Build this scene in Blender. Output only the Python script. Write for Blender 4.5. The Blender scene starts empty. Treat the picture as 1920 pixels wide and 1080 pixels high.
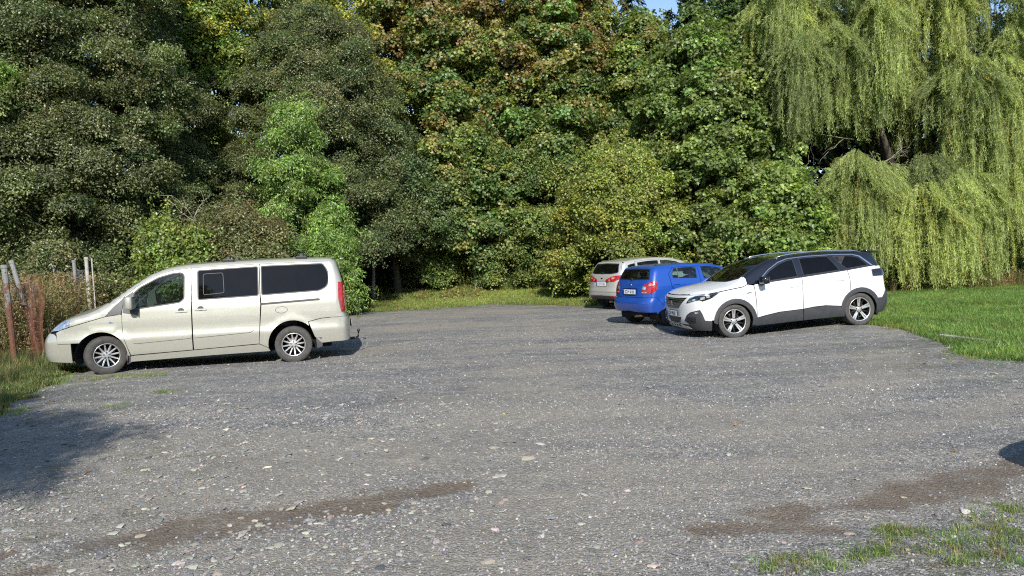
import bpy, bmesh, math, random
import numpy as np
from mathutils import Matrix, Vector, Euler
random.seed(7); RNG = np.random.default_rng(11)
SC = bpy.context.scene; COL = SC.collection
R_ = math.radians

# ---------------------------------------------------------------- camera
P_, RO_ = R_(2.06), .036
_f = Vector((0, math.cos(P_), -math.sin(P_))); _u0 = Vector((0, math.sin(P_), math.cos(P_))); _x0 = Vector((1, 0, 0))
_r = math.cos(RO_)*_x0-math.sin(RO_)*_u0; _u = math.sin(RO_)*_x0+math.cos(RO_)*_u0
cam = bpy.data.objects.new('camera', bpy.data.cameras.new('camera')); COL.objects.link(cam)
cam.data.lens = 1390/1920*36; cam.data.sensor_width = 36; cam.data.clip_start = .05; cam.data.clip_end = 3000
cam.matrix_world = Matrix(((_r.x, _u.x, -_f.x, 0), (_r.y, _u.y, -_f.y, 0), (_r.z, _u.z, -_f.z, 1.7), (0, 0, 0, 1)))
SC.camera = cam
# ---------------------------------------------------------------- sky and sun
SUN_EL, SUN_AZ = R_(33), R_(180-4)       # azimuth clockwise from +Y: behind the camera, a little to its right
world = bpy.data.worlds.new('World'); SC.world = world; world.use_nodes = True
nt = world.node_tree; bg = nt.nodes['Background']
sky = nt.nodes.new('ShaderNodeTexSky'); sky.sky_type = 'NISHITA'; sky.sun_disc = False
sky.sun_elevation = SUN_EL; sky.sun_rotation = SUN_AZ; sky.altitude = 300; sky.air_density = .9; sky.dust_density = .25; sky.ozone_density = 1.5
nt.links.new(sky.outputs[0], bg.inputs[0]); bg.inputs[1].default_value = .15
sun = bpy.data.objects.new('sun', bpy.data.lights.new('sun', 'SUN')); COL.objects.link(sun)
sun.data.energy = 4.6; sun.data.angle = R_(.53); sun.data.color = (1, .955, .88)
_sd = Vector((math.sin(SUN_AZ)*math.cos(SUN_EL), math.cos(SUN_AZ)*math.cos(SUN_EL), math.sin(SUN_EL)))
sun.rotation_euler = _sd.to_track_quat('Z', 'Y').to_euler(); sun.location = (0, 0, 30)
SC.view_settings.view_transform = 'Standard'; SC.view_settings.look = 'None'; SC.view_settings.gamma = 1
SC.view_settings.exposure = 0.55
SC.view_settings.use_curve_mapping = False
SC.render.engine = 'CYCLES'
cy = SC.cycles
cy.use_denoising = False; SC.cycles.pixel_filter_type = 'BLACKMAN_HARRIS'; cy.filter_width = 1.15; cy.max_bounces = 9; cy.diffuse_bounces = 5; cy.glossy_bounces = 4; cy.transmission_bounces = 6
cy.transparent_max_bounces = 10; cy.caustics_reflective = False; cy.caustics_refractive = False; cy.sample_clamp_indirect = 6
SC.render.film_transparent = False

# ---------------------------------------------------------------- helpers
def tag(o, label=None, cat=None, group=None, kind=None):
    for k, v in (('label', label), ('category', cat), ('group', group), ('kind', kind)):
        if v: o[k] = v
    return o
def empty(name, loc=(0, 0, 0), rot=(0, 0, 0)):
    o = bpy.data.objects.new(name, None); COL.objects.link(o); o.location = loc; o.rotation_euler = rot; o.empty_display_size = .2
    return o
def mesh_obj(name, V, F, mat=None, parent=None, smooth=False, coll=None):
    me = bpy.data.meshes.new(name)
    me.from_pydata([tuple(v) for v in V], [], [tuple(f) for f in F]); me.update()
    if smooth: me.polygons.foreach_set('use_smooth', [True]*len(me.polygons))
    o = bpy.data.objects.new(name, me); (coll or COL).objects.link(o)
    for m in (mat if isinstance(mat, (list, tuple)) else [mat]):
        if m: me.materials.append(m)
    if parent: o.parent = parent
    return o
def np_mesh(name, V, F, mat=None, parent=None, smooth=False, coll=None):
    """fast mesh from arrays; F (n,k) all of one size"""
    V = np.asarray(V, np.float32); F = np.asarray(F, np.int32); n, k = F.shape
    me = bpy.data.meshes.new(name); me.vertices.add(len(V)); me.vertices.foreach_set('co', V.ravel())
    me.loops.add(n*k); me.loops.foreach_set('vertex_index', F.ravel())
    me.polygons.add(n); me.polygons.foreach_set('loop_start', np.arange(0, n*k, k, dtype=np.int32))
    me.polygons.foreach_set('loop_total', np.full(n, k, np.int32))
    if smooth: me.polygons.foreach_set('use_smooth', np.ones(n, bool))
    me.update(calc_edges=True); me.validate()
    if mat: me.materials.append(mat)
    o = bpy.data.objects.new(name, me); (coll or COL).objects.link(o)
    if parent: o.parent = parent
    return o
def bm_obj(name, bm, mat=None, parent=None, smooth=False):
    me = bpy.data.meshes.new(name); bmesh.ops.recalc_face_normals(bm, faces=bm.faces[:]); bm.to_mesh(me); bm.free()
    if smooth: me.polygons.foreach_set('use_smooth', [True]*len(me.polygons))
    o = bpy.data.objects.new(name, me); COL.objects.link(o)
    for m in (mat if isinstance(mat, (list, tuple)) else [mat]):
        if m: me.materials.append(m)
    if parent: o.parent = parent
    return o
def rbox(bm, c, size, r=.02, rot=None, seg=2, taper=1.0):
    """a bevelled box"""
    g = bmesh.ops.create_cube(bm, size=1)['verts']
    for v in g:
        t = taper if v.co.z > 0 else 1
        v.co = Vector((v.co.x*size[0]*t, v.co.y*size[1]*t, v.co.z*size[2]))
    es = list({e for v in g for e in v.link_edges})
    if r > 0: g2 = bmesh.ops.bevel(bm, geom=es, offset=r, segments=seg, affect='EDGES', profile=.5)
    vs = set(g) if r <= 0 else None
    if vs is None:
        seen = set(v for f in g2['faces'] for v in f.verts); st = list(seen)
        while st:
            v = st.pop()
            for e in v.link_edges:
                w = e.other_vert(v)
                if w not in seen: seen.add(w); st.append(w)
        vs = seen
    M = Matrix.Translation(Vector(c))
    if rot: M = M @ Euler(rot).to_matrix().to_4x4()
    for v in vs: v.co = M @ v.co
def tube(bm, pts, rad, n=8, cap=True):
    """a tube through points; rad one number or one per point"""
    pts = [Vector(p) for p in pts]
    if not hasattr(rad, '__len__'): rad = [rad]*len(pts)
    rings = []; up = Vector((0, 0, 1))
    for i, p in enumerate(pts):
        d = (pts[min(i+1, len(pts)-1)]-pts[max(i-1, 0)]).normalized()
        a = d.cross(up if abs(d.z) < .95 else Vector((1, 0, 0))).normalized(); b = d.cross(a)
        rings.append([bm.verts.new(p+(a*math.cos(t)+b*math.sin(t))*rad[i]) for t in [2*math.pi*k/n for k in range(n)]])
    for r0, r1 in zip(rings[:-1], rings[1:]):
        for k in range(n): bm.faces.new((r0[k], r0[(k+1) % n], r1[(k+1) % n], r1[k]))
    if cap: bm.faces.new(rings[0][::-1]); bm.faces.new(rings[-1])
def lathe_arrays(prof, n):
    """revolve (r, y) profile about the y axis"""
    V = []; F = []; m = len(prof)
    for k in range(n):
        t = 2*math.pi*k/n
        for (r, y) in prof: V.append((r*math.cos(t), y, r*math.sin(t)))
    for k in range(n):
        for j in range(m-1): F.append((k*m+j, k*m+j+1, ((k+1) % n)*m+j+1, ((k+1) % n)*m+j))
    return V, F

# ---------------------------------------------------------------- value noise (numpy)
def vnoise(x, y, seed=0):
    xi = np.floor(x).astype(np.int64); yi = np.floor(y).astype(np.int64); fx = x-xi; fy = y-yi
    def h(a, b):
        n = (a*374761393+b*668265263+seed*974634777) & 0xffffffff
        n = ((n ^ (n >> 13))*1274126177) & 0xffffffff
        return ((n ^ (n >> 16)) & 0xffff)/65535.
    u = fx*fx*(3-2*fx); v = fy*fy*(3-2*fy)
    return (h(xi, yi)*(1-u)+h(xi+1, yi)*u)*(1-v)+(h(xi, yi+1)*(1-u)+h(xi+1, yi+1)*u)*v
def fbm(x, y, seed=0, o=4):
    s = 0; a = .5; t = 0
    for i in range(o): s = s+a*vnoise(x*2**i, y*2**i, seed+i*17); t += a; a *= .5
    return s/t

# ---------------------------------------------------------------- materials
class NT:
    def __init__(s, name):
        s.m = bpy.data.materials.new(name); s.m.use_nodes = True; s.t = s.m.node_tree; s.t.nodes.clear()
        s.out = s.n('ShaderNodeOutputMaterial')
    def n(s, ty, **k):
        nd = s.t.nodes.new(ty)
        for a, b in k.items():
            if a.startswith('i_'):
                key = a[2:]; nd.inputs[int(key) if key.isdigit() else key.replace('_', ' ')].default_value = b
            else: setattr(nd, a, b)
        return nd
    def l(s, a, b): s.t.links.new(a, b)
    def mix(s, f, a, b, mode='MIX'):
        nd = s.n('ShaderNodeMix', data_type='RGBA', blend_type=mode)
        for sock, v in ((nd.inputs[0], f), (nd.inputs[6], a), (nd.inputs[7], b)):
            if hasattr(v, 'is_output') or isinstance(v, bpy.types.NodeSocket): s.l(v, sock)
            elif isinstance(v, (int, float)): sock.default_value = v
            else: sock.default_value = (*v, 1) if len(v) == 3 else v
        return nd.outputs[2]
    def math(s, op, a, b=None, clamp=False):
        nd = s.n('ShaderNodeMath', operation=op); nd.use_clamp = clamp
        for i, v in enumerate((a, b)):
            if v is None: continue
            if isinstance(v, bpy.types.NodeSocket): s.l(v, nd.inputs[i])
            else: nd.inputs[i].default_value = v
        return nd.outputs[0]
    def ramp(s, f, stops, interp='LINEAR'):
        nd = s.n('ShaderNodeValToRGB'); cr = nd.color_ramp; cr.interpolation = interp
        while len(cr.elements) < len(stops): cr.elements.new(.5)
        for e, (p, c) in zip(cr.elements, stops): e.position = p; e.color = (*c, 1) if len(c) == 3 else c
        s.l(f, nd.inputs[0]); return nd.outputs[0]
    def noise(s, scale, detail=3, rough=.55, vec=None, out=0):
        nd = s.n('ShaderNodeTexNoise'); nd.inputs['Scale'].default_value = scale; nd.inputs['Detail'].default_value = detail; nd.inputs['Roughness'].default_value = rough
        if vec is not None: s.l(vec, nd.inputs['Vector'])
        return nd.outputs[out]
    def coord(s, k='Object'): return s.n('ShaderNodeTexCoord').outputs[k]
    def bump(s, h, strength=.3, dist=.01):
        nd = s.n('ShaderNodeBump'); nd.inputs['Strength'].default_value = strength; nd.inputs['Distance'].default_value = dist
        s.l(h, nd.inputs['Height']); return nd.outputs[0]
    def bsdf(s, col, rough=.5, metal=0, coat=0, bump=None, spec=.5, **kw):
        b = s.n('ShaderNodeBsdfPrincipled')
        for key, v in (('Base Color', col), ('Roughness', rough), ('Metallic', metal), ('Coat Weight', coat), ('Specular IOR Level', spec)):
            if isinstance(v, bpy.types.NodeSocket): s.l(v, b.inputs[key])
            else: b.inputs[key].default_value = (*v, 1) if hasattr(v, '__len__') and len(v) == 3 else v
        b.inputs['Coat Roughness'].default_value = .03
        for k2, v in kw.items(): b.inputs[k2.replace('_', ' ')].default_value = v
        if bump is not None: s.l(bump, b.inputs['Normal'])
        return b
    def done(s, sh): s.l(sh.outputs[0] if hasattr(sh, 'outputs') else sh, s.out.inputs[0]); return s.m

def mat_plain(name, col, rough=.5, metal=0, coat=0, var=.12, scale=8, bump=0, spec=.5):
    t = NT(name); c = t.coord(); n = t.noise(scale, 4, .6, c)
    dark = tuple(x*(1-var) for x in col); lite = tuple(min(1, x*(1+var)) for x in col)
    col2 = t.ramp(n, [(.3, dark), (.7, lite)])
    b = t.bump(t.noise(scale*12, 3, .6, c), bump, .004) if bump else None
    return t.done(t.bsdf(col2, rough, metal, coat, b, spec))
def mat_paint(name, col, metal=.0, flake=0., dust=.25, rough=.35):
    """car paint under clear coat, with road dust gathered low on the body and in patches"""
    t = NT(name); c = t.coord(); sep = t.n('ShaderNodeSeparateXYZ'); t.l(c, sep.inputs[0])
    low = t.n('ShaderNodeMapRange'); t.l(sep.outputs[2], low.inputs[0]); low.inputs[1].default_value = .75; low.inputs[2].default_value = .18
    n = t.noise(3.5, 6, .65, c); nn = t.math('MULTIPLY', t.math('SUBTRACT', n, .25, True), 1.6)
    d = t.math('MULTIPLY', t.math('ADD', t.math('MULTIPLY', low.outputs[0], .9), .10), nn, True)
    d = t.math('MULTIPLY', d, dust, True)
    base = t.mix(d, col, (.24, .21, .17))
    if flake:
        fl = t.n('ShaderNodeTexVoronoi'); fl.inputs['Scale'].default_value = 900; t.l(c, fl.inputs['Vector'])
        base = t.mix(flake, base, t.mix(.5, fl.outputs['Color'], base), 'MIX')
    rg = t.math('ADD', t.math('MULTIPLY', d, .4), rough)
    b = t.bsdf(base, rg, metal, 1.0)
    ct = t.math('ADD', t.math('MULTIPLY', d, .5), .04, True); t.l(ct, b.inputs['Coat Roughness'])
    return t.done(b)
def mat_glass(name, tint, refl=1.0):
    t = NT(name); tr = t.n('ShaderNodeBsdfTransparent'); tr.inputs[0].default_value = (*tint, 1)
    gl = t.n('ShaderNodeBsdfGlossy'); gl.inputs['Roughness'].default_value = .015; gl.inputs[0].default_value = (1, 1, 1, 1)
    c = t.coord(); t.l(t.bump(t.noise(1.4, 2, .5, c), .12, .05), gl.inputs['Normal'])
    fr = t.n('ShaderNodeFresnel'); fr.inputs[0].default_value = 1.52
    f = t.math('MULTIPLY', fr.outputs[0], refl, True)
    # a little dust film
    df = t.n('ShaderNodeBsdfDiffuse'); df.inputs[0].default_value = (.35, .33, .3, 1)
    m0 = t.n('ShaderNodeMixShader'); t.l(t.math('MULTIPLY', t.noise(5, 5, .7, c), .018), m0.inputs[0]); t.l(tr.outputs[0], m0.inputs[1]); t.l(df.outputs[0], m0.inputs[2])
    geo = t.n('ShaderNodeNewGeometry'); f = t.math('MULTIPLY', f, t.math('SUBTRACT', 1., geo.outputs['Backfacing']))
    m = t.n('ShaderNodeMixShader'); t.l(f, m.inputs[0]); t.l(m0.outputs[0], m.inputs[1]); t.l(gl.outputs[0], m.inputs[2])
    return t.done(m)
M = {}
M['cream'] = mat_paint('champagne_paint', (.415, .408, .345), .35, .10, .45, .36)
M['white'] = mat_paint('white_paint', (.60, .605, .61), 0, 0, .12)
M['blue'] = mat_paint('blue_paint', (.006, .055, .30), 0, 0, .15)
M['silver'] = mat_paint('silver_beige_paint', (.52, .505, .455), .4, .1, .25)
M['plastic'] = mat_plain('dark_plastic', (.035, .036, .04), .55, var=.2, bump=.15)
M['greyplastic'] = mat_plain('grey_plastic', (.085, .085, .09), .55, var=.12, bump=.1)
M['gloss_black'] = mat_plain('gloss_black', (.008, .008, .010), .12, coat=1, var=.1)
M['rubber'] = mat_plain('tyre_rubber', (.055, .052, .048), .82, var=.35, scale=14, bump=.2)
M['seal'] = mat_plain('window_seal', (.012, .012, .013), .5)
M['under'] = mat_plain('underbody', (.012, .012, .012), .9)
M['alloy'] = mat_plain('alloy', (.62, .62, .61), .32, .75, var=.12, scale=20)
M['alloy_dark'] = mat_plain('dark_alloy', (.02, .02, .022), .3, .3)
M['brake'] = mat_plain('brake_iron', (.11, .08, .06), .5, .6, var=.4, scale=12)
M['chrome'] = mat_plain('chrome', (.75, .76, .78), .12, 1, var=.04)
M['roofchrome'] = mat_plain('brushed_trim', (.50, .55, .62), .22, .9, var=.04)
M['seat'] = mat_plain('seat_fabric', (.045, .045, .05), .9, var=.2, scale=40)
M['lining'] = mat_plain('light_lining', (.30, .31, .30), .8)
M['dash'] = mat_plain('dashboard', (.03, .03, .033), .6)
M['glass'] = mat_glass('clear_glass', (.72, .80, .78), .9)
M['wind'] = mat_glass('windscreen_glass', (.50, .56, .56))
M['tint'] = mat_glass('privacy_glass', (.045, .05, .07), .55)
M['tint2'] = mat_glass('tinted_glass', (.22, .25, .27), .7)
M['plate'] = mat_plain('plate_white', (.72, .73, .74), .4, var=.03)
M['plateblue'] = mat_plain('plate_blue', (.01, .04, .30), .4, var=.05)
M['ink'] = mat_plain('plate_ink', (.015, .015, .02), .5)
def mat_lens(name, col, em=0):
    t = NT(name); v = t.n('ShaderNodeTexVoronoi'); v.inputs['Scale'].default_value = 28; t.l(t.coord(), v.inputs['Vector'])
    c2 = t.mix(t.math('MULTIPLY', v.outputs[0], 1.4, True), col, tuple(x*.35 for x in col))
    b = t.bsdf(c2, .12, 0, 1.0, t.bump(v.outputs[0], .35, .01)); return t.done(b)
M['red'] = mat_lens('red_lens', (.62, .018, .022)); M['redlite'] = mat_lens('pink_lens', (.85, .38, .36)); M['smoke'] = mat_lens('smoked_lens', (.02, .015, .02))
M['amber'] = mat_lens('amber_lens', (.8, .3, .03)); M['clearlens'] = mat_lens('clear_lens', (.42, .50, .62)); M['reflector'] = mat_plain('lamp_reflector', (.8, .82, .85), .15, .9, var=.2, scale=30)
def tab(pts, sig=.04):
    """smooth 1D curve through points: linear, then blurred"""
    p = np.array(sorted(pts), float)
    a, b = p[0, 0]-1, p[-1, 0]+1
    t = np.arange(a, b, .01)
    s0 = (p[1, 1]-p[0, 1])/(p[1, 0]-p[0, 0]); s1 = (p[-1, 1]-p[-2, 1])/(p[-1, 0]-p[-2, 0])
    v = np.interp(t, p[:, 0], p[:, 1])
    v = np.where(t < p[0, 0], p[0, 1]+(t-p[0, 0])*s0, v)
    v = np.where(t > p[-1, 0], p[-1, 1]+(t-p[-1, 0])*s1, v)
    n = int(3*sig/.01)+1
    k = np.exp(-.5*(np.arange(-n, n+1)*.01/sig)**2); k /= k.sum()
    vv = np.convolve(np.pad(v, n, mode='edge'), k, 'valid')
    vv[:n] = v[:n]; vv[-n:] = v[-n:]
    return lambda x: np.interp(x, t, vv)

def smax(a, b, k):
    h = np.maximum(k-np.abs(a-b), 0)/k
    return np.maximum(a, b)+h*h*k/4

class Body:
    """an implicit car body: x to the rear from the front axle, y across, z up. Panels are cut from its skin."""
    def __init__(s, W, wx, T, Xf, kf, Xr, kr, crown, xf, xr, bumps=(), kt=.07, kc=.12):
        s.W = tab(W, .035); s.wx = tab(wx, .12); s.T = tab(T, .05); s.Xf = tab(Xf, .03); s.Xr = tab(Xr, .03)
        s.kf = kf; s.kr = kr; s.crown = tab(crown, .1); s.xf = xf; s.xr = xr; s.bumps = bumps; s.kt = kt; s.kc = kc
    def F(s, x, y, z):
        ay = np.abs(y)
        w = s.W(z)*s.wx(x)
        for (cx, cz, r0, r1, h) in s.bumps:
            d = np.hypot(x-cx, z-cz)
            t = np.clip((r1-d)/(r1-r0), 0, 1)
            w = w+h*t*t*(3-2*t)
        fs = ay-w
        dT = (s.T(x+.01)-s.T(x-.01))/.02
        ft = (z-(s.T(x)-s.crown(x)*(ay/.8)**2))/np.sqrt(1+dT*dT)
        ff = s.Xf(z)+s.kf[0]*ay**2+s.kf[1]*ay**4-x
        fr = x-(s.Xr(z)-s.kr[0]*ay**2-s.kr[1]*ay**4)
        f = smax(fs, ft, s.kt)
        return smax(smax(f, ff, s.kc), fr, s.kc)
    def N(s, p):
        e = 2e-3; x, y, z = p.T
        g = np.stack([s.F(x+e, y, z)-s.F(x-e, y, z), s.F(x, y+e, z)-s.F(x, y-e, z), s.F(x, y, z+e)-s.F(x, y, z-e)], 1)
        return g/np.maximum(np.linalg.norm(g, axis=1, keepdims=True), 1e-9)
    def hit(s, o, d, tmax=2.2):
        """first zero of F from inside points o along d"""
        lo = np.zeros(len(o)); hi = np.full(len(o), tmax)
        # coarse march keeps the first crossing
        ts = np.linspace(0, tmax, 90); found = np.zeros(len(o), bool)
        for a, b in zip(ts[:-1], ts[1:]):
            q = o+d*b
            neg = s.F(q[:, 0], q[:, 1], q[:, 2]) > 0
            new = neg & ~found
            lo[new] = a; hi[new] = b; found |= neg
        for _ in range(18):
            m = (lo+hi)/2; q = o+d*m[:, None]
            out = s.F(q[:, 0], q[:, 1], q[:, 2]) > 0
            hi = np.where(out, m, hi); lo = np.where(out, lo, m)
        return o+d*lo[:, None]
    def solve(s, proj, P, side=-1):
        """P: (n,2) parameters -> points on the skin.  side: (x,z)  top: (x,y)  front/rear: (degrees, z)"""
        P = np.asarray(P, float); n = len(P); z0 = np.zeros(n)
        if proj == 'side':
            o = np.stack([P[:, 0], z0, P[:, 1]], 1); d = np.tile([0, float(side), 0], (n, 1))
        elif proj == 'top':
            o = np.stack([P[:, 0], P[:, 1], z0+.5], 1); d = np.tile([0, 0, 1.], (n, 1))
        elif proj == 'rx':
            o = np.stack([z0+s.xr-.5, P[:, 0], P[:, 1]], 1); d = np.tile([1., 0, 0], (n, 1))
        else:
            a = np.radians(P[:, 0]); f = proj == 'front'
            o = np.stack([z0+(s.xf if f else s.xr), z0, P[:, 1]], 1)
            d = np.stack([(-1 if f else 1)*np.cos(a), np.sin(a), z0], 1)
        return s.hit(o, d)
    def edge(s, x, side=-1):
        x = np.atleast_1d(np.asarray(x, float)); T = s.T(x); w = s.W(T-.1)
        o = np.stack([x, 0*x, T-w], 1); d = np.tile([0, side*.7071, .7071], (len(x), 1))
        return s.hit(o, d)

A1 = [(-1.1, 1)]
VAN = Body(
    W=[(.2, .86), (.35, .905), (.5, .93), (.60, .945), (.64, .944), (.69, .922), (.75, .924), (.9, .928), (1.1, .915), (1.25, .885), (1.5, .835), (1.75, .78), (1.95, .72)],
    wx=[(-1.0, .84), (-.5, .965), (0, .992), (.5, 1), (3.3, 1), (3.9, .985), (4.2, .96)],
    T=[(-1.1, .62), (-.95, .76), (-.85, .87), (-.7, .98), (-.45, 1.09), (-.2, 1.165), (.0, 1.26), (.43, 1.56), (.71, 1.725), (.89, 1.80), (1.09, 1.85), (1.38, 1.885), (1.95, 1.91), (2.6, 1.925), (3.3, 1.93), (3.95, 1.915), (4.2, 1.87)],
    Xf=[(.2, -1.02), (.35, -1.09), (.6, -1.10), (.72, -1.07), (.85, -.97), (1.0, -.8), (1.2, -.5)], kf=(.20, .25),
    Xr=[(.3, 4.14), (.79, 4.155), (.82, 4.11), (1.2, 4.10), (1.44, 4.08), (1.6, 4.03), (1.8, 3.97), (1.95, 3.9)], kr=(.03, .10),
    crown=[(-1, .05), (-.3, .08), (.3, .09), (1.2, .05), (4, .05)], xf=-.52, xr=3.8,
    bumps=[(0, .33, .42, .53, .014), (3.122, .33, .45, .58, .014)], kt=.09, kc=.10)
SUV = Body(
    W=[(.2, .86), (.3, .90), (.45, .912), (.6, .915), (.8, .922), (.95, .92), (1.06, .90), (1.16, .855), (1.35, .785), (1.5, .715), (1.65, .64)],
    wx=[(-1.0, .86), (-.5, .97), (0, .995), (.5, 1), (2.9, 1), (3.3, .975), (3.7, .92)],
    T=[(-1.05, .84), (-.95, .95), (-.85, 1.02), (-.6, 1.095), (-.3, 1.14), (0, 1.175), (.08, 1.195), (.35, 1.35), (.6, 1.475), (.9, 1.575), (1.2, 1.62), (1.7, 1.645), (2.3, 1.645), (3.0, 1.61), (3.45, 1.56), (3.7, 1.52)],
    Xf=[(.2, -.82), (.3, -.90), (.42, -.95), (.6, -.955), (.8, -.97), (.92, -.95), (1.0, -.88), (1.1, -.7)], kf=(.06, .42),
    Xr=[(.25, 3.55), (.4, 3.66), (.55, 3.68), (.7, 3.66), (.9, 3.63), (1.1, 3.62), (1.2, 3.58), (1.4, 3.48), (1.55, 3.42), (1.7, 3.3)], kr=(.04, .22),
    crown=[(-1, .06), (-.3, .10), (.3, .09), (1.2, .05), (3.6, .06)], xf=-.50, xr=3.3,
    bumps=[(0, .34, .40, .56, .018), (2.84, .34, .40, .56, .018)], kt=.07, kc=.10)
HATCH = Body(
    W=[(.2, .75), (.35, .79), (.5, .815), (.62, .822), (.8, .822), (.95, .812), (1.05, .785), (1.3, .70), (1.5, .62)],
    wx=[(-.9, .86), (-.5, .96), (0, .99), (.5, 1), (2.3, 1), (2.8, .985), (3.2, .95)],
    T=[(-.9, .66), (-.8, .80), (-.6, .90), (-.3, .98), (0, 1.05), (.1, 1.08), (.4, 1.26), (.75, 1.41), (1.05, 1.475), (1.5, 1.50), (2.2, 1.495), (2.6, 1.47), (2.88, 1.44), (3.1, 1.41)],
    Xf=[(.2, -.76), (.35, -.83), (.6, -.84), (.8, -.78), (.95, -.6)], kf=(.25, .3),
    Xr=[(.25, 3.02), (.35, 3.12), (.5, 3.165), (.62, 3.16), (.68, 3.11), (.98, 3.07), (1.04, 3.04), (1.2, 2.97), (1.42, 2.86), (1.55, 2.8)], kr=(.03, .26),
    crown=[(-1, .06), (.3, .08), (1.2, .05), (3.6, .05)], xf=-.45, xr=2.86,
    bumps=[(0, .31, .36, .50, .02), (2.45, .31, .36, .50, .02)], kt=.09, kc=.11)
MPV = Body(
    W=[(.2, .85), (.35, .89), (.6, .915), (.85, .915), (1.0, .90), (1.12, .86), (1.3, .80), (1.5, .715), (1.65, .64)],
    wx=[(-.9, .86), (-.5, .96), (0, .99), (.5, 1), (2.6, 1), (3.1, .975), (3.5, .93)],
    T=[(-.95, .7), (-.85, .86), (-.6, .97), (-.3, 1.06), (0, 1.17), (.4, 1.39), (.8, 1.53), (1.2, 1.60), (1.7, 1.63), (2.3, 1.615), (2.8, 1.57), (3.1, 1.53), (3.3, 1.5)],
    Xf=[(.2, -.80), (.4, -.86), (.6, -.87), (.85, -.8), (1.0, -.6)], kf=(.25, .3),
    Xr=[(.25, 3.38), (.42, 3.50), (.58, 3.53), (.68, 3.49), (.95, 3.46), (1.08, 3.42), (1.3, 3.31), (1.5, 3.19), (1.65, 3.1)], kr=(.03, .24),
    crown=[(-1, .06), (.3, .08), (1.2, .05), (3.6, .05)], xf=-.45, xr=3.12,
    bumps=[(0, .32, .38, .52, .02), (2.65, .32, .38, .52, .02)], kt=.08, kc=.11)
VANP = ((-7.25, 13.55, 0), 14); SUVP = ((4.42, 16.1, -.05), 9.5, 2.4); HATP = ((5.66, 19.35, .02), 205); MPVP = ((5.85, 25.0, .07), 209)
# ---------------------------------------------------------------- terrain
def sstep(a, b, x): t = np.clip((x-a)/(b-a), 0, 1); return t*t*(3-2*t)
def g_base(x, y):
    z = .80*sstep(28.4, 35, y)+.10*sstep(8, 16, x)*sstep(8, 14, y)+.05*(fbm(x*.25, y*.25, 3)-.5)*sstep(4, 12, np.hypot(x, y))
    z = z+.06*sstep(-7.5, -10, x)
    return z
def wheel_points():
    out = []
    for (loc, yaw, *pt), wb, hw in ((VANP, 3.122, .8), (SUVP, 2.84, .8), (HATP, 2.45, .72), (MPVP, 2.65, .8)):
        a = R_(yaw); b = R_(pt[0]) if pt else 0
        for lx in (0, wb):
            for ly in (-hw, hw):
                X = lx*math.cos(b); Z = lx*math.sin(b)
                out.append((loc[0]+X*math.cos(a)-ly*math.sin(a), loc[1]+X*math.sin(a)+ly*math.cos(a), loc[2]+Z))
    return np.array(out)
_cp = np.concatenate([wheel_points(), [(0, 5, 0), (3, 6, 0), (-3, 8, 0), (0, 12, 0), (0, 20, 0), (-9.6, 14.2, .02), (9, 11, .03)]])
_K = lambda ax, ay, bx, by: np.exp(-((ax[..., None]-bx)**2+(ay[..., None]-by)**2)/(2*1.1**2))
_w = np.linalg.solve(_K(_cp[:, 0], _cp[:, 1], _cp[:, 0], _cp[:, 1])+1e-3*np.eye(len(_cp)), _cp[:, 2]-g_base(_cp[:, 0], _cp[:, 1]))
def gz(x, y):
    x = np.asarray(x, float); y = np.asarray(y, float)
    return g_base(x, y)+_K(x, y, _cp[:, 0], _cp[:, 1])@_w
LOT = np.array([(-6.0, -12), (-6.1, 3), (-6.25, 8), (-6.7, 9.4), (-7.3, 11.1), (-7.8, 12.5), (-7.9, 13.2), (-8.7, 14.6), (-10, 16.5), (-11, 20), (-12, 24), (-11.5, 28.2), (-6.4, 28.7), (-5.3, 28.0), (-2.6, 28.4), (-.9, 29.2), (.8, 28.5), (2.5, 26.5), (4.2, 25.6), (6.2, 24.2), (7.6, 21.5), (7.5, 17.5), (7.45, 16.2), (7.85, 15.0), (7.75, 13.8), (7.35, 12.4), (7.0, 11.3), (7.15, 10.5), (8.6, 9.2), (13, 7.5), (26, 5), (26, -12)])
def inside(x, y, P=LOT):
    """signed: inside a polygon"""
    r = np.zeros(np.shape(x), bool); n = len(P)
    for i in range(n):
        x0, y0 = P[i-1]; x1, y1 = P[i]
        c = ((y0 > y) != (y1 > y)) & (x < (x1-x0)*(y-y0)/(y1-y0+1e-12)+x0); r ^= c
    return r
def pdist(x, y, P=LOT):
    d = np.full(np.shape(x), 1e9)
    for i in range(len(P)):
        a = P[i-1]; b = P[i]; ab = b-a; t = np.clip(((x-a[0])*ab[0]+(y-a[1])*ab[1])/(ab@ab), 0, 1)
        d = np.minimum(d, np.hypot(x-a[0]-t*ab[0], y-a[1]-t*ab[1]))
    return np.where(inside(x, y, P), d, -d)
def polyline_d(x, y, pts):
    d = np.full(np.shape(x), 1e9); pts = [np.array(p, float) for p in pts]
    for a, b in zip(pts[:-1], pts[1:]):
        ab = b-a; t = np.clip(((x-a[0])*ab[0]+(y-a[1])*ab[1])/(ab@ab), 0, 1)
        d = np.minimum(d, np.hypot(x-a[0]-t*ab[0], y-a[1]-t*ab[1]))
    return d
def bumps(x, y):
    return .030*(fbm(x*.7, y*.7, 5)-.5)+.014*(fbm(x*3.1, y*3.1, 9)-.5)+.004*(fbm(x*11, y*11, 21, 2)-.5)
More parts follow.
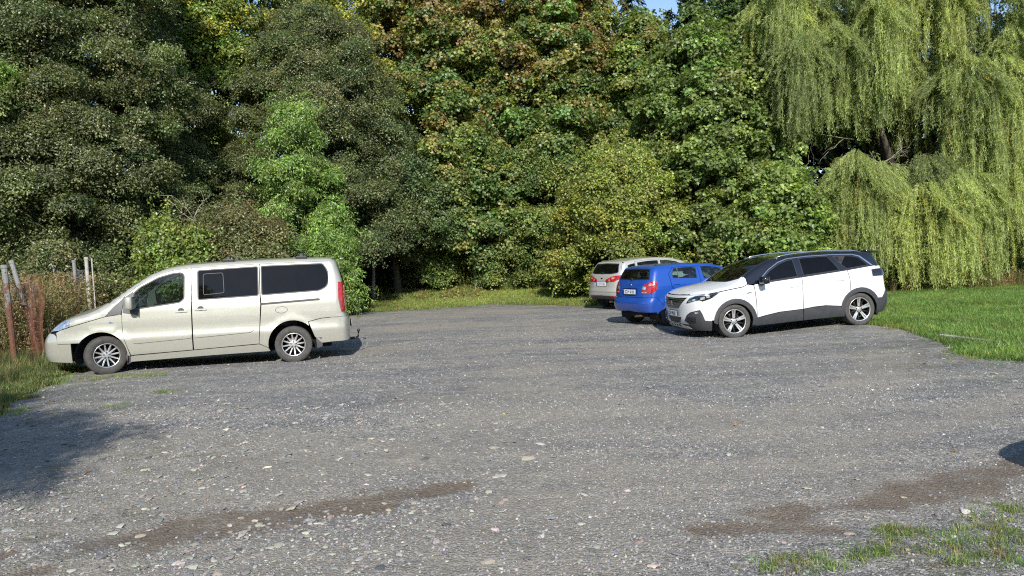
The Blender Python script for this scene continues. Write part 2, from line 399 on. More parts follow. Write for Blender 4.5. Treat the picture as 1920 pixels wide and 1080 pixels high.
WETS = [([(-4.2, 4.2), (-3.2, 4.5)], .13), ([(-2.7, 4.62), (-2.3, 4.75), (-1.9, 5.0), (-1.4, 5.2), (-.9, 5.42), (-.5, 5.5)], .17), ([(-2.3, 4.8), (-1.7, 5.05), (-1.1, 5.25)], .30), ([(-3.4, 4.1), (-2.8, 4.25)], .09), ([(1.2, 4.5), (1.9, 4.45)], .12), ([(1.7, 4.7), (2.6, 4.95), (3.3, 5.3), (4.0, 5.6)], .17)]
DUSTS = [([(-5, 4.6), (-3, 4.0), (-1.5, 4.3), (-.2, 4.7), (.6, 4.95)], .45), ([(-5.0, 5.4), (-3.4, 5.6), (-2.2, 5.7)], .5), ([(-1.8, 4.2), (-.6, 4.75), (.3, 5.15), (1.4, 5.5), (2.6, 6.2), (4.5, 7.3), (7, 9)], .35), ([(-.3, 10), (1.2, 8.6), (2.3, 7.4)], .5), ([(2, 6.8), (3.6, 8.2), (5.2, 10.4), (6, 12)], .45), ([(-1, 14), (1.5, 14.6), (3, 14)], .5)]
def lot_masks(x, y):
    nz = fbm(x*1.9, y*1.9, 31); n2 = fbm(x*5, y*5, 37)
    wet = np.zeros(np.shape(x)); dust = np.zeros(np.shape(x))
    for P, w in WETS: wet = np.maximum(wet, 1-sstep(w*.05, w*2.1, polyline_d(x, y, P)+(nz-.5)*w*2.2+(n2-.5)*w*1.2))
    for P, w in DUSTS: dust = np.maximum(dust, (1-sstep(w*.3, w*1.6, polyline_d(x, y, P)+(nz-.5)*.7))*.75)
    dust = np.maximum(dust, sstep(.45, .68, fbm(x*.35+9, y*.6, 51))*.8)
    moss = (1-sstep(0, 3.0, pdist(x, y)+(nz-.5)*2.2))*sstep(.35, .6, n2)
    moss = np.maximum(moss, sstep(-1.6, -3.2, x)*sstep(8.5, 6.5, y)*sstep(.50, .66, n2)*.9)
    moss = np.maximum(moss, sstep(1.2, 2.2, x)*sstep(4.5, 3.9, y-.45*np.maximum(x-2.4, 0))*sstep(.4, .6, n2)*.8)
    return wet, dust, moss
# earth sheet to the horizon
def axis(lims, n_in, far):
    a = np.linspace(lims[0], lims[1], n_in); s = np.geomspace(1, far, 12)
    return np.concatenate([(lims[0]-s)[::-1], a, lims[1]+s])
def sheet(name, xs, ys, zf, mat, keep=None, attrs=None):
    X, Y = np.meshgrid(xs, ys); Z = zf(X, Y); V = np.stack([X, Y, Z], -1).reshape(-1, 3); nx, ny = len(xs), len(ys)
    i = np.arange(nx-1)[None, :]+np.arange(ny-1)[:, None]*nx; F = np.stack([i, i+1, i+nx+1, i+nx], -1).reshape(-1, 4)
    if keep is not None: k = keep(V[:, 0], V[:, 1]); F = F[k[F].any(1)]
    used = np.zeros(len(V), bool); used[F] = True; ix = np.cumsum(used)-1
    o = np_mesh(name, V[used], ix[F], mat, smooth=True)
    if attrs:
        for an, f in attrs.items():
            v = f(V[used][:, 0], V[used][:, 1]); c = np.ones((len(v[0]), 4), np.float32)
            for j, q in enumerate(v): c[:, j] = q
            a = o.data.attributes.new(an, 'FLOAT_COLOR', 'POINT'); a.data.foreach_set('color', c.ravel())
    o['kind'] = 'structure'; return o
t = NT('earth'); c = t.coord()
n1 = t.noise(.35, 5, .6, c); n2 = t.noise(6, 5, .7, c)
soil = t.ramp(n2, [(.3, (.040, .030, .018)), (.5, (.075, .062, .030)), (.72, (.14, .10, .055))])
gr = t.ramp(n2, [(.3, (.018, .034, .008)), (.7, (.05, .085, .02))])
mt = t.math('GREATER_THAN', t.math('ADD', n1, 0.05), .5)
M['earth'] = t.done(t.bsdf(t.mix(t.ramp(n1, [(.4, (0, 0, 0)), (.55, (1, 1, 1))]), soil, gr), .95, 0, 0, t.bump(n2, .6, .03), .2))
def g_earth(x, y):
    d = pdist(x, y); return gz(x, y)+.008*(fbm(x*4, y*4, 77)-.5)-.05*sstep(.0, .35, d)-.0
sheet('ground', axis((-26, 34), 181, 900), axis((-10, 50), 181, 900), g_earth, M['earth'])
# gravel
t = NT('gravel'); c = t.coord()
att = t.n('ShaderNodeAttribute', attribute_name='mask'); sp = t.n('ShaderNodeSeparateColor'); t.l(att.outputs['Color'], sp.inputs[0])
wetm, dustm, mossm = sp.outputs[0], sp.outputs[1], sp.outputs[2]
def vor(scale, out='Color', feat='F1'):
    v = t.n('ShaderNodeTexVoronoi', feature=feat); v.inputs['Scale'].default_value = scale
    w = t.n('ShaderNodeVectorMath', operation='ADD'); t.l(c, w.inputs[0]); nn = t.n('ShaderNodeTexNoise'); nn.inputs['Scale'].default_value = scale*.6; t.l(c, nn.inputs['Vector'])
    sc_ = t.n('ShaderNodeVectorMath', operation='SCALE'); t.l(nn.outputs['Color'], sc_.inputs[0]); sc_.inputs['Scale'].default_value = .5/scale; t.l(sc_.outputs[0], w.inputs[1]); t.l(w.outputs[0], v.inputs['Vector'])
    return v
v1 = vor(52); v2 = vor(115); v3 = vor(15)
def sepR(s): q = t.n('ShaderNodeSeparateColor'); t.l(s, q.inputs[0]); return q.outputs[0]
r1, r2, r3 = sepR(v1.outputs['Color']), sepR(v2.outputs['Color']), sepR(v3.outputs['Color'])
stops = [(0, (.035, .036, .038)), (.22, (.085, .086, .088)), (.5, (.165, .163, .160)), (.82, (.27, .262, .25)), (.97, (.46, .45, .42))]
stops = [(p, (a*1.12, b_*1.11, c_*1.08)) for p, (a, b_, c_) in stops]
c1 = t.ramp(r1, stops); c2 = t.ramp(r2, stops); c3 = t.ramp(r3, [(0, (.11, .11, .112)), (.8, (.21, .205, .20)), (.97, (.36, .35, .33))])
stone = t.mix(.38, c1, c2); stone = t.mix(.22, stone, c3)
big = t.noise(.8, 5, .6, c); stone = t.mix(1.0, stone, t.ramp(big, [(.3, (.84, .85, .88)), (.7, (1.18, 1.14, 1.07))]), 'MULTIPLY')
mpn = t.n('ShaderNodeMapping'); t.l(c, mpn.inputs[0]); mpn.inputs['Rotation'].default_value = (0, 0, R_(-14)); mpn.inputs['Scale'].default_value = (.16, 1.1, 1)
stk = t.noise(1.5, 5, .65, mpn.outputs[0]); stone = t.mix(1.0, stone, t.ramp(stk, [(.32, (.72, .73, .77)), (.5, (1.0, 1.0, .99)), (.68, (1.30, 1.25, 1.15))]), 'MULTIPLY')
mid = t.noise(4.5, 6, .7, c); stone = t.mix(1.0, stone, t.ramp(mid, [(.3, (.72, .72, .74)), (.7, (1.25, 1.24, 1.2))]), 'MULTIPLY')
dcol = t.ramp(t.noise(30, 4, .7, c), [(.3, (.22, .19, .145)), (.7, (.37, .325, .25))])
dm = t.math('MULTIPLY', dustm, t.math('ADD', t.math('MULTIPLY', t.noise(11, 5, .7, c), 1.5), -.1, True), True)
colr = t.mix(dm, stone, dcol)
wcol = t.ramp(t.noise(22, 5, .7, c), [(.3, (.075, .050, .032)), (.7, (.18, .13, .085))])
wm = t.math('ADD', wetm, t.math('MULTIPLY', t.math('SUBTRACT', t.noise(9, 7, .8, c), .5), 2.2)); wm = t.math('ADD', wm, t.math('MULTIPLY', t.math('SUBTRACT', t.noise(2.2, 3, .6, c), .5), 1.6)); wm = t.math('MULTIPLY', t.ramp(wm, [(.38, (0, 0, 0)), (.95, (1, 1, 1))]), t.ramp(wetm, [(.02, (0, 0, 0)), (.25, (1, 1, 1))]))
colr = t.mix(t.math('MULTIPLY', wm, .72), colr, wcol)
mcol = t.ramp(t.noise(40, 4, .7, c), [(.3, (.035, .042, .012)), (.7, (.10, .105, .035))])
mm = t.math('MULTIPLY', mossm, t.ramp(t.noise(9, 5, .75, c), [(.42, (0, 0, 0)), (.6, (1, 1, 1))]), True)
colr = t.mix(t.math('MULTIPLY', mm, .75), colr, mcol)
hgt = t.math('ADD', t.math('MULTIPLY', v1.outputs['Distance'], -1.0), t.math('ADD', t.math('MULTIPLY', r1, .5), t.math('MULTIPLY', v2.outputs['Distance'], -.5)))
hgt = t.math('ADD', hgt, t.math('MULTIPLY', mid, .12))
rg = t.math('SUBTRACT', .92, t.math('MULTIPLY', wetm, .28))
M['gravel'] = t.done(t.bsdf(colr, rg, 0, 0, t.bump(hgt, .8, .011), .35))
ys = [-9.]
while ys[-1] < 30: ys.append(ys[-1]+(.30 if ys[-1] < 2.8 else max(.028, .0075*ys[-1])))
xs = [0.]
while xs[-1] < 26: xs.append(xs[-1]+(.045 if xs[-1] < 4 else (.07 if xs[-1] < 9 else .3)))
xs = np.array(xs); xs = np.concatenate([-xs[1:][xs[1:] < 13.5][::-1], xs])
def g_lot(x, y): return gz(x, y)+.012+bumps(x, y)*sstep(0, .6, pdist(x, y))-.035*(1-sstep(-.12, .10, pdist(x, y)+(fbm(x*3, y*3, 13)-.5)*.5))-.012*lot_masks(x, y)[0]
lot = sheet('gravel_lot', xs, np.array(ys), g_lot, M['gravel'], lambda x, y: pdist(x, y)+(fbm(x*2.2, y*2.2, 61)-.5)*.7 > -.05, {'mask': lot_masks})
lot_z = g_lot

# ---------------------------------------------------------------- scattering on points (geometry nodes)
def src_coll(name): return bpy.data.collections.new(name)
_GN = {}
def scatter_group(coll):
    if coll.name in _GN: return _GN[coll.name]
    g = bpy.data.node_groups.new('scatter_'+coll.name, 'GeometryNodeTree')
    g.interface.new_socket('Geometry', in_out='INPUT', socket_type='NodeSocketGeometry'); g.interface.new_socket('Geometry', in_out='OUTPUT', socket_type='NodeSocketGeometry')
    N = g.nodes; i = N.new('NodeGroupInput'); o = N.new('NodeGroupOutput'); iop = N.new('GeometryNodeInstanceOnPoints'); ci = N.new('GeometryNodeCollectionInfo')
    ci.inputs['Collection'].default_value = coll; ci.inputs['Separate Children'].default_value = True; ci.inputs['Reset Children'].default_value = True
    iop.inputs['Pick Instance'].default_value = True
    def na(nm, ty): a = N.new('GeometryNodeInputNamedAttribute'); a.data_type = ty; a.inputs['Name'].default_value = nm; return a.outputs['Attribute']
    L = g.links; L.new(i.outputs[0], iop.inputs['Points']); L.new(ci.outputs[0], iop.inputs['Instance']); L.new(na('pick', 'INT'), iop.inputs['Instance Index'])
    e2r = N.new('FunctionNodeEulerToRotation'); L.new(na('rot', 'FLOAT_VECTOR'), e2r.inputs[0]); L.new(e2r.outputs[0], iop.inputs['Rotation'])
    L.new(na('scl', 'FLOAT_VECTOR'), iop.inputs['Scale']); L.new(iop.outputs[0], o.inputs[0]); _GN[coll.name] = g; return g
def scatter(name, P, rot, scl, col, coll, parent=None, pick=None):
    P = np.asarray(P, np.float32); n = len(P)
    me = bpy.data.meshes.new(name); me.vertices.add(n); me.vertices.foreach_set('co', P.ravel())
    scl = np.asarray(scl, np.float32); scl = np.repeat(scl[:, None], 3, 1) if scl.ndim == 1 else scl
    for an, ty, v in (('rot', 'FLOAT_VECTOR', rot), ('scl', 'FLOAT_VECTOR', scl)):
        a = me.attributes.new(an, ty, 'POINT'); a.data.foreach_set('vector', np.asarray(v, np.float32).ravel())
    a = me.attributes.new('pick', 'INT', 'POINT'); a.data.foreach_set('value', np.asarray(pick if pick is not None else RNG.integers(0, len(coll.objects), n), np.int32))
    c4 = np.ones((n, 4), np.float32); c4[:, :3] = col; a = me.attributes.new('col', 'FLOAT_COLOR', 'POINT'); a.data.foreach_set('color', c4.ravel())
    o = bpy.data.objects.new(name, me); COL.objects.link(o); m = o.modifiers.new('scatter', 'NODES'); m.node_group = scatter_group(coll)
    if parent: o.parent = parent
    o['kind'] = 'stuff'; return o
def leaf_mat(name, trans=.35, rough=.5, spec=.4, var=.5):
    t = NT(name); a = t.n('ShaderNodeAttribute', attribute_name='col', attribute_type='INSTANCER')
    lv = t.n('ShaderNodeAttribute', attribute_name='lv'); f = t.n('ShaderNodeMapRange'); t.l(lv.outputs['Fac'], f.inputs[0]); f.inputs[3].default_value = 1-var; f.inputs[4].default_value = 1+var
    cc = t.n('ShaderNodeVectorMath', operation='SCALE'); t.l(a.outputs['Color'], cc.inputs[0]); t.l(f.outputs[0], cc.inputs['Scale'])
    b = t.bsdf(cc.outputs[0], rough, 0, 0, None, spec); tr = t.n('ShaderNodeBsdfTranslucent')
    tc = t.mix(1.0, cc.outputs[0], (1.35, 1.45, .55), 'MULTIPLY'); t.l(tc, tr.inputs[0])
    m = t.n('ShaderNodeMixShader'); m.inputs[0].default_value = trans; t.l(b.outputs[0], m.inputs[1]); t.l(tr.outputs[0], m.inputs[2]); return t.done(m)
M['leaf'] = leaf_mat('leaf', .42, .40, .7, .5); M['leafm'] = leaf_mat('broad_leaf', .42, .42, .6, .45); M['needle'] = leaf_mat('needle', .1, .6, .3, .3); M['blade'] = leaf_mat('grass_blade', .4, .5, .35, .35)
M['bark'] = mat_plain('bark', (.075, .06, .045), .9, var=.4, scale=6, bump=.6); M['palebark'] = mat_plain('pale_bark', (.26, .23, .19), .9, var=.3, scale=9, bump=.4)
M['dry'] = mat_plain('dry_twig', (.30, .26, .20), .9, var=.3, scale=9)
def set_lv(o, vals):
    a = o.data.attributes.new('lv', 'FLOAT', 'POINT'); a.data.foreach_set('value', np.asarray(vals, np.float32))
def rotm(ax, ay, az):
    return np.array(Euler((ax, ay, az)).to_matrix())
KITE = np.array([(0, 0, 0), (.42, .35, .10), (1, 0, -.04), (.42, -.35, .10)]); KF = [(0, 1, 2), (0, 2, 3)]
_ml = [(0, 0), (.18, .42), (.42, .30), (.55, .52), (.62, .22), (1, 0)]
MAPLE = np.array([(x, y, abs(y)*.18-.05*x) for x, y in _ml]+[(x, -y, abs(y)*.18-.05*x) for x, y in _ml[1:-1]]); MF = [(0, 1, 2), (0, 2, 4), (2, 3, 4), (0, 4, 5), (0, 6, 7), (0, 7, 9), (7, 8, 9), (0, 9, 5)]
MF = [(0, 1, 2), (0, 2, 4), (2, 3, 4), (0, 4, 5), (0, 7, 6), (0, 9, 7), (7, 9, 8), (0, 5, 9)]
OVAL = np.array([(0, 0, 0), (.28, .30, .07), (.68, .27, .04), (1, 0, -.06), (.68, -.27, .04), (.28, -.30, .07)]); OF = [(0, 1, 2), (0, 2, 3), (0, 3, 4), (0, 4, 5)]
OF = [(0, 1, 2, 3), (0, 3, 4, 5)]
def leaf_cloud(name, coll, mat, shape, faces, n, size, R, thick, tilt, droop=0., seed=0, jit=.25, narrow=1.):
    """a sprig: n leaves in a flattened cloud, tips pointing outwards"""
    rg = np.random.default_rng(seed); V = []; F = []; lv = []
    for k in range(n):
        r = R*math.sqrt(rg.random()); a = rg.random()*2*math.pi
        p = np.array([r*math.cos(a), r*math.sin(a), (rg.random()-.5)*thick-droop*(r/R)**2])
        s = size*(1+jit*(rg.random()-.5)*2); m = rotm(*(rg.normal(0, tilt, 2)), a+rg.normal(0, .9))
        d = rotm(0, droop*1.5+rg.random()*.3, 0); q = (shape*np.array([1, narrow, 1])*s)@d.T@m.T+p; k0 = len(V)
        V += list(q); F += [tuple(i+k0 for i in f) for f in faces]; lv += [rg.random()]*len(shape)
    # twigs
    for k in range(5):
        a = rg.random()*6.28; e = np.array([R*.9*math.cos(a), R*.9*math.sin(a), -droop*.8]); w = .004; k0 = len(V)
        V += [np.array([0, 0, -w]), np.array([0, 0, w]), e]; F.append((k0, k0+1, k0+2)); lv += [0]*3
    o = mesh_obj(name, V, F, mat, None, coll=coll); set_lv(o, lv); return o
SRC = {}
SRC['small'] = src_coll('sprig_small'); SRC['maple'] = src_coll('sprig_maple'); SRC['ash'] = src_coll('sprig_ash'); SRC['willow'] = src_coll('strand_willow'); SRC['fir'] = src_coll('spray_fir'); SRC['round'] = src_coll('sprig_round')
for i in range(4):
    leaf_cloud('sprig_a%d' % i, SRC['small'], M['leaf'], KITE, KF, 34, .085, .30, .12, .45, .06, 10+i, narrow=.9)
    leaf_cloud('sprig_b%d' % i, SRC['maple'], M['leafm'], MAPLE, MF, 15, .150, .30, .14, .38, .08, 20+i)
    leaf_cloud('sprig_c%d' % i, SRC['ash'], M['leaf'], KITE, KF, 30, .115, .30, .14, .45, .10, 30+i, narrow=.55)
    leaf_cloud('sprig_d%d' % i, SRC['round'], M['leafm'], OVAL, OF, 22, .095, .28, .14, .45, .06, 40+i, narrow=1.1)
for i in range(4):      # hanging willow strand, one metre long
    rg = np.random.default_rng(60+i); V = []; F = []; lv = []; q = np.zeros(3); path = [q.copy()]
    dx, dy = rg.normal(0, .03, 2)
    for k in range(20):
        dx += rg.normal(0, .010); dy += rg.normal(0, .010); q = q+np.array([dx*.3, dy*.3, -.05]); path.append(q.copy())
    for k in range(64):
        u = rg.random(); p = path[int(u*20)]; a = rg.random()*6.28; s = .085+.04*rg.random(); m = rotm(rg.normal(0, .5), 1.05+rg.normal(0, .25), a); m = rotm(0, 0, a)@rotm(0, 1.0+rg.normal(0, .3), 0)@rotm(rg.random()*6, 0, 0)
        qd = (KITE*np.array([1, .27, .5])*s)@m.T+p+np.array([rg.normal(0, .03), rg.normal(0, .03), 0]); k0 = len(V); V += list(qd); F += [tuple(j+k0 for j in f) for f in KF]; lv += [rg.random()]*4
    for a, b in zip(path[:-1], path[1:]):
        k0 = len(V); V += [a+np.array([-.003, 0, 0]), a+np.array([.003, 0, 0]), b+np.array([.003, 0, 0]), b+np.array([-.003, 0, 0])]; F.append((k0, k0+1, k0+2, k0+3)); lv += [.8]*4
    o = mesh_obj('strand%d' % i, V, F, M['leaf'], None, coll=SRC['willow']); set_lv(o, lv)
for i in range(3):      # fir spray: a flat drooping fan of needled twigs
    rg = np.random.default_rng(80+i); V = []; F = []; lv = []
    for k in range(26):
        x0 = rg.random()*.55; sd = rg.choice([-1, 1]); L = (.34-.3*x0*.6)*(.6+.5*rg.random()); a = sd*(.75+rg.normal(0, .12))
        p = np.array([x0, 0, -.10*x0]); e = p+np.array([math.cos(a)*L, math.sin(a)*L, -.10*L-.06]); w = np.array([-math.sin(a), math.cos(a), 0])*.022; z = np.array([0, 0, .022]); k0 = len(V)
        V += [p+w, p-w, e-w*.4, e+w*.4, p+z, p-z, e-z*.4, e+z*.4]; F += [(k0, k0+1, k0+2, k0+3), (k0+4, k0+5, k0+6, k0+7)]; lv += [rg.random()]*8
    o = mesh_obj('spray%d' % i, V, F, M['needle'], None, coll=SRC['fir']); set_lv(o, lv)

def pal(cols, w, n, sd=.12, rg=RNG):
    c = 1.22*np.array(cols)[rg.choice(len(cols), n, p=np.array(w)/sum(w))]; f = np.exp(rg.normal(0, sd, (n, 1))); return c*f*np.exp(rg.normal(0, sd*.35, (n, 3)))
def limbs(bm, x, y, z0, h, r, ends, rg):
    """trunk with limbs curving to the given points"""
    tp = [(x+rg.normal(0, .04)*k, y+rg.normal(0, .04)*k, z0-.2+(h+.2)*k/6) for k in range(7)]
    tube(bm, tp, [r*(1.25-.16*k) if k else r*1.5 for k in range(7)], 9)
    for e in ends:
        u = min(.9, max(.15, (e[2]-z0)/h*.75)); k = u*6; i = int(k); f = k-i; a = np.array(tp[i])*(1-f)+np.array(tp[min(i+1, 6)])*f; e = np.array(e)
        m = (a+e)/2+np.array([rg.normal(0, .15), rg.normal(0, .15), .25]); q1 = a*.4+m*.6; tube(bm, [a, q1, m*.55+e*.45, e], [r*.34*(1.1-u), r*.25*(1.1-u), r*.16, r*.05], 5, False)
def tree(name, label, x, y, h, R, style, cols, wts, nclump, nspr, base=1., group=None, shape='oval', clump_r=(.55, 1.0), flat=.65, seed=0, tops=None, bark='bark', trunk_r=None, scale=1.0, ysq=1., cat='tree', autumn=None):
    rg = np.random.default_rng(seed+100); z0 = float(gz(x, y)); root = empty(name, (x, y, z0)); tag(root, label, cat, group)
    H = h-base; nclump = int(nclump*1.6); nspr = int(nspr*1.85); clump_r = (clump_r[0]*.62, clump_r[1]*.78); scale *= (.80 if style == 'maple' else .86)
    # clump centres in crown space
    C = []
    while len(C) < nclump:
        u = rg.random()**.9; 
        if shape == 'oval': rr = R*math.sin(math.pi*min(1, max(.02, (u*.86+.12))))**.55
        elif shape == 'dome': rr = R*math.sqrt(max(0, 1-u**2.2))
        elif shape == 'cone': rr = R*(1-u)**.8
        else: rr = R*(1-.35*u) if u < .8 else R*.72*math.sqrt(max(0, 1-((u-.8)/.2)**2))
        a = rg.random()*2*math.pi; f = math.sqrt(rg.uniform(.38, 1))
        if rg.random() < .14: a = -math.pi/2+rg.normal(0, .35); f = rg.uniform(.7, 1)
        if math.sin(a) > .25 and rg.random() < .5: continue
        C.append((rr*f*math.cos(a), rr*f*math.sin(a)*ysq, base+H*u, f))
    C = np.array(C); cr = rg.uniform(*clump_r, len(C))
    wgt = cr**2; wgt /= wgt.sum(); idx = rg.choice(len(C), nspr, p=wgt)
    d = rg.normal(0, 1, (nspr, 3)); d[:, 2] = np.abs(d[:, 2])*1.0-.35; d /= np.linalg.norm(d, axis=1, keepdims=True)
    out = C[idx, :3].copy(); out[:, 2] = 0; out /= np.maximum(np.linalg.norm(out, axis=1, keepdims=True), .1)
    d = d+out*.35; d /= np.linalg.norm(d, axis=1, keepdims=True)
    rad = cr[idx]*(rg.random(nspr)**.35)
    P = C[idx, :3]+d*rad[:, None]*np.array([1, 1, flat])+rg.normal(0, .10, (nspr, 3))
    fr = rg.random(nspr) < .09; P[fr] += rg.normal(0, .38, (fr.sum(), 3))
    nrm = d*.75+np.array([0, 0, .55])+rg.normal(0, .25, (nspr, 3)); nrm /= np.linalg.norm(nrm, axis=1, keepdims=True)
    el = np.arccos(np.clip(nrm[:, 2], -1, 1)); az = np.arctan2(nrm[:, 1], nrm[:, 0])
    spin = rg.random(nspr)*6.28
    # rotation = Rz(az) Ry(el) Rz(spin) as a matrix -> euler xyz
    ca, sa, ce, se, cs, ss = np.cos(az), np.sin(az), np.cos(el), np.sin(el), np.cos(spin), np.sin(spin)
    m00 = ca*ce*cs-sa*ss; m10 = sa*ce*cs+ca*ss; m20 = -se*cs; m21 = se*ss; m22 = ce
    rot = np.stack([np.arctan2(m21, m22), np.arcsin(np.clip(-m20, -1, 1)), np.arctan2(m10, m00)], 1)
    cc = pal(cols, wts, len(C), .16, rg)[idx]; c2 = pal(cols, wts, nspr, .16, rg); mk = rg.random(nspr) < .45; cc[mk] = c2[mk]; cc *= np.exp(rg.normal(0, .14, (nspr, 1)))
    if autumn is not None:      # tints gather on the outer, upper leaves
        acol, lo, hi, p = autumn; u = np.clip((P[:, 2]-lo)/(hi-lo), 0, 1)
        cn = rg.random(len(C))[idx]*.45+rg.random(nspr)*.55
        k = cn < p*u; cc[k] = (np.array(acol)[rg.integers(0, len(acol), k.sum())])*np.exp(rg.normal(0, .2, (k.sum(), 1)))
    sc = scale*rg.uniform(.8, 1.25, nspr)
    keep = P[:, 2] > .12; cr_o = scatter('crown', P[keep], rot[keep], sc[keep], cc[keep], SRC[style], root)
    bm = bmesh.new(); order = np.argsort(rg.random(len(C)))[:min(len(C), 26)]
    limbs(bm, 0, 0, 0, h*.9, trunk_r or (.05+h*.013), [C[i, :3] for i in order], rg); bm_obj('trunk', bm, M[bark], root, True)
    return root
DG = [(.112, .138, .054), (.142, .165, .064), (.182, .190, .084), (.085, .115, .045)]
MG = [(.125, .185, .052), (.175, .215, .058), (.105, .165, .055), (.22, .23, .065)]
LG = [(.19, .28, .075), (.24, .33, .085), (.15, .23, .065)]
YG = [(.23, .26, .06), (.31, .30, .06), (.19, .24, .06), (.42, .35, .06)]
OR = [(.29, .20, .080), (.25, .18, .075), (.33, .25, .08), (.24, .21, .07)]
WI = [(.31, .36, .115), (.38, .42, .13), (.24, .29, .095), (.44, .43, .12)]
FIR = [(.050, .080, .055), (.068, .10, .072), (.045, .068, .042)]
# ---------------------------------------------------------------- the belt of trees
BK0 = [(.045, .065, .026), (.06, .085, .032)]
w4 = [1, 1, .7, .7]
tree('dark_tree', 'huge dark green small-leaved tree filling the left edge above the fence posts', -14.4, 24.8, 15.5, 4.1, 'small', DG, w4, 250, 11500, .5, shape='col', seed=1, scale=1.0, trunk_r=.13)
tree('dark_tree', 'huge dark green small-leaved tree behind the nose of the van', -14.6, 27.2, 16.5, 2.7, 'small', DG, w4, 170, 8200, .9, shape='col', seed=2)
tree('dark_tree', 'dark green round-topped tree standing behind the rear of the van', -7.7, 30.5, 11.9, 3.7, 'small', DG, w4, 150, 8000, 1.8, shape='dome', seed=3)
tree('lime_tree', 'lime green tree peeping out at the far left edge', -15.3, 21.8, 9.3, 1.35, 'ash', LG, [1, 1, 1], 40, 900, 6.0, seed=4, clump_r=(.3, .6))
tree('young_tree', 'bright light green young tree in front of the dark tree behind the van', -7.35, 26.0, 7.3, 1.25, 'ash', LG, [1, 1, 1], 34, 880, 1.5, shape='oval', seed=5, clump_r=(.35, .7), trunk_r=.08)
tree('young_tree', 'small bright green shoot low beside the light green young tree', -6.25, 25.6, 3.6, .75, 'ash', LG, [1, 1, .6], 22, 700, .3, seed=6, clump_r=(.3, .5), trunk_r=.05)
tree('poplar_tree', 'tall yellow green tree rising behind between the two dark trees', -12.4, 32.5, 20, 3.0, 'round', YG+MG[:2], [.7, .5, 1, .12, 1, 1], 130, 5200, 4, shape='col', seed=7, scale=1.25)
tree('poplar_tree', 'tall yellowing tree behind the round-topped dark tree', -6.6, 35.5, 20, 3.2, 'round', YG, [1, 1, .7, .7], 110, 4400, 5, shape='col', seed=8, scale=1.25)
AU = (OR, 3.0, 13., .60)
tree('maple_tree', 'maple with rusty brown tinted crown left of the centre', -2.9, 34.5, 15.8, 3.9, 'maple', MG, w4, 150, 6600, 2.2, shape='col', seed=9, autumn=AU)
tree('maple_tree', 'tall maple with green and rusty crown at the centre of the belt', 1.2, 35, 16.8, 3.7, 'maple', MG, w4, 150, 6400, 2.5, shape='col', seed=10, autumn=AU)
tree('maple_tree', 'maple with rusty top just left of the patch of sky', 3.6, 36.5, 15.0, 2.2, 'maple', MG, w4, 100, 4000, 2.5, shape='oval', seed=11, autumn=AU)
tree('maple_tree', 'green maple with a low top right under the patch of sky', 6.6, 36.0, 12.3, 2.1, 'maple', MG, w4, 90, 3400, 2.0, shape='oval', seed=12, autumn=(OR, 6, 13, .25))
tree('maple_tree', 'tall dark green maple right of the patch of sky', 11.0, 37, 17.5, 2.6, 'maple', [(.085, .13, .048), (.11, .16, .055)], [1, 1], 110, 4600, 3, shape='col', seed=13, autumn=(OR, 9, 15, .12))
tree('leafy_tree', 'dark green tree with boughs hanging low over the grass behind the van tail', -4.9, 32.0, 6.9, 2.9, 'round', [(.11, .15, .06), (.14, .18, .07), (.09, .125, .05)], [1, 1, 1], 90, 3600, 1.9, shape='dome', seed=14, clump_r=(.4, .8))
tree('leafy_tree', 'mid green tree with lobed leaves low in the middle of the belt', -1.6, 33.2, 7.4, 2.3, 'maple', MG, w4, 70, 2500, 1.0, shape='oval', seed=15, autumn=(OR, 2, 8, .2), clump_r=(.4, .8))
tree('leafy_tree', 'mid green tree low beside the yellow green tree', 1.4, 33.4, 6.6, 2.3, 'round', MG, w4, 70, 2600, 1.0, shape='oval', seed=16, clump_r=(.4, .8))
tree('hornbeam_tree', 'yellow green small tree behind the silver and the blue car', 4.3, 29.0, 5.7, 2.9, 'round', [(.22, .25, .06), (.27, .28, .06), (.17, .21, .055)], [1, 1, .8], 100, 5200, .4, shape='dome', seed=17, clump_r=(.4, .8))
tree('maple_tree', 'broad fresh green maple with pointed top behind the white SUV', 8.1, 30.0, 10.6, 3.4, 'maple', [(.145, .195, .055), (.18, .225, .062), (.12, .165, .05)], [1, 1, .8], 150, 6800, .6, shape='dome', seed=18, clump_r=(.45, .85), flat=.5)
tree('maple_tree', 'low fresh green maple right behind the roof of the white SUV', 9.6, 27.0, 4.6, 2.0, 'maple', [(.17, .225, .06), (.20, .25, .065)], [1, 1], 60, 2200, .4, shape='dome', seed=19, clump_r=(.4, .7), flat=.5)
tree('shrub', 'lime green shrub showing over the bonnet of the van', -10.0, 22.3, 3.2, 1.25, 'round', [(.17, .22, .06), (.21, .25, .06), (.13, .17, .05)], [1, 1, .7], 40, 1150, .3, shape='dome', seed=20, clump_r=(.3, .55), cat='shrub', trunk_r=.04)
tree('shrub', 'olive brown twiggy shrub showing over the roof of the van', -8.6, 23.6, 3.7, 1.7, 'small', [(.17, .17, .075), (.21, .19, .08), (.13, .16, .06)], [1, 1, .7], 50, 1500, .3, shape='dome', seed=21, clump_r=(.3, .55), cat='shrub', trunk_r=.04)
tree('shrub', 'fresh green shrub between the twiggy shrub and the van tail', -7.1, 25.2, 2.7, 1.0, 'ash', LG+MG[:1], [1, 1, 1, 1], 22, 520, .2, shape='dome', seed=22, clump_r=(.3, .5), cat='shrub', trunk_r=.04)
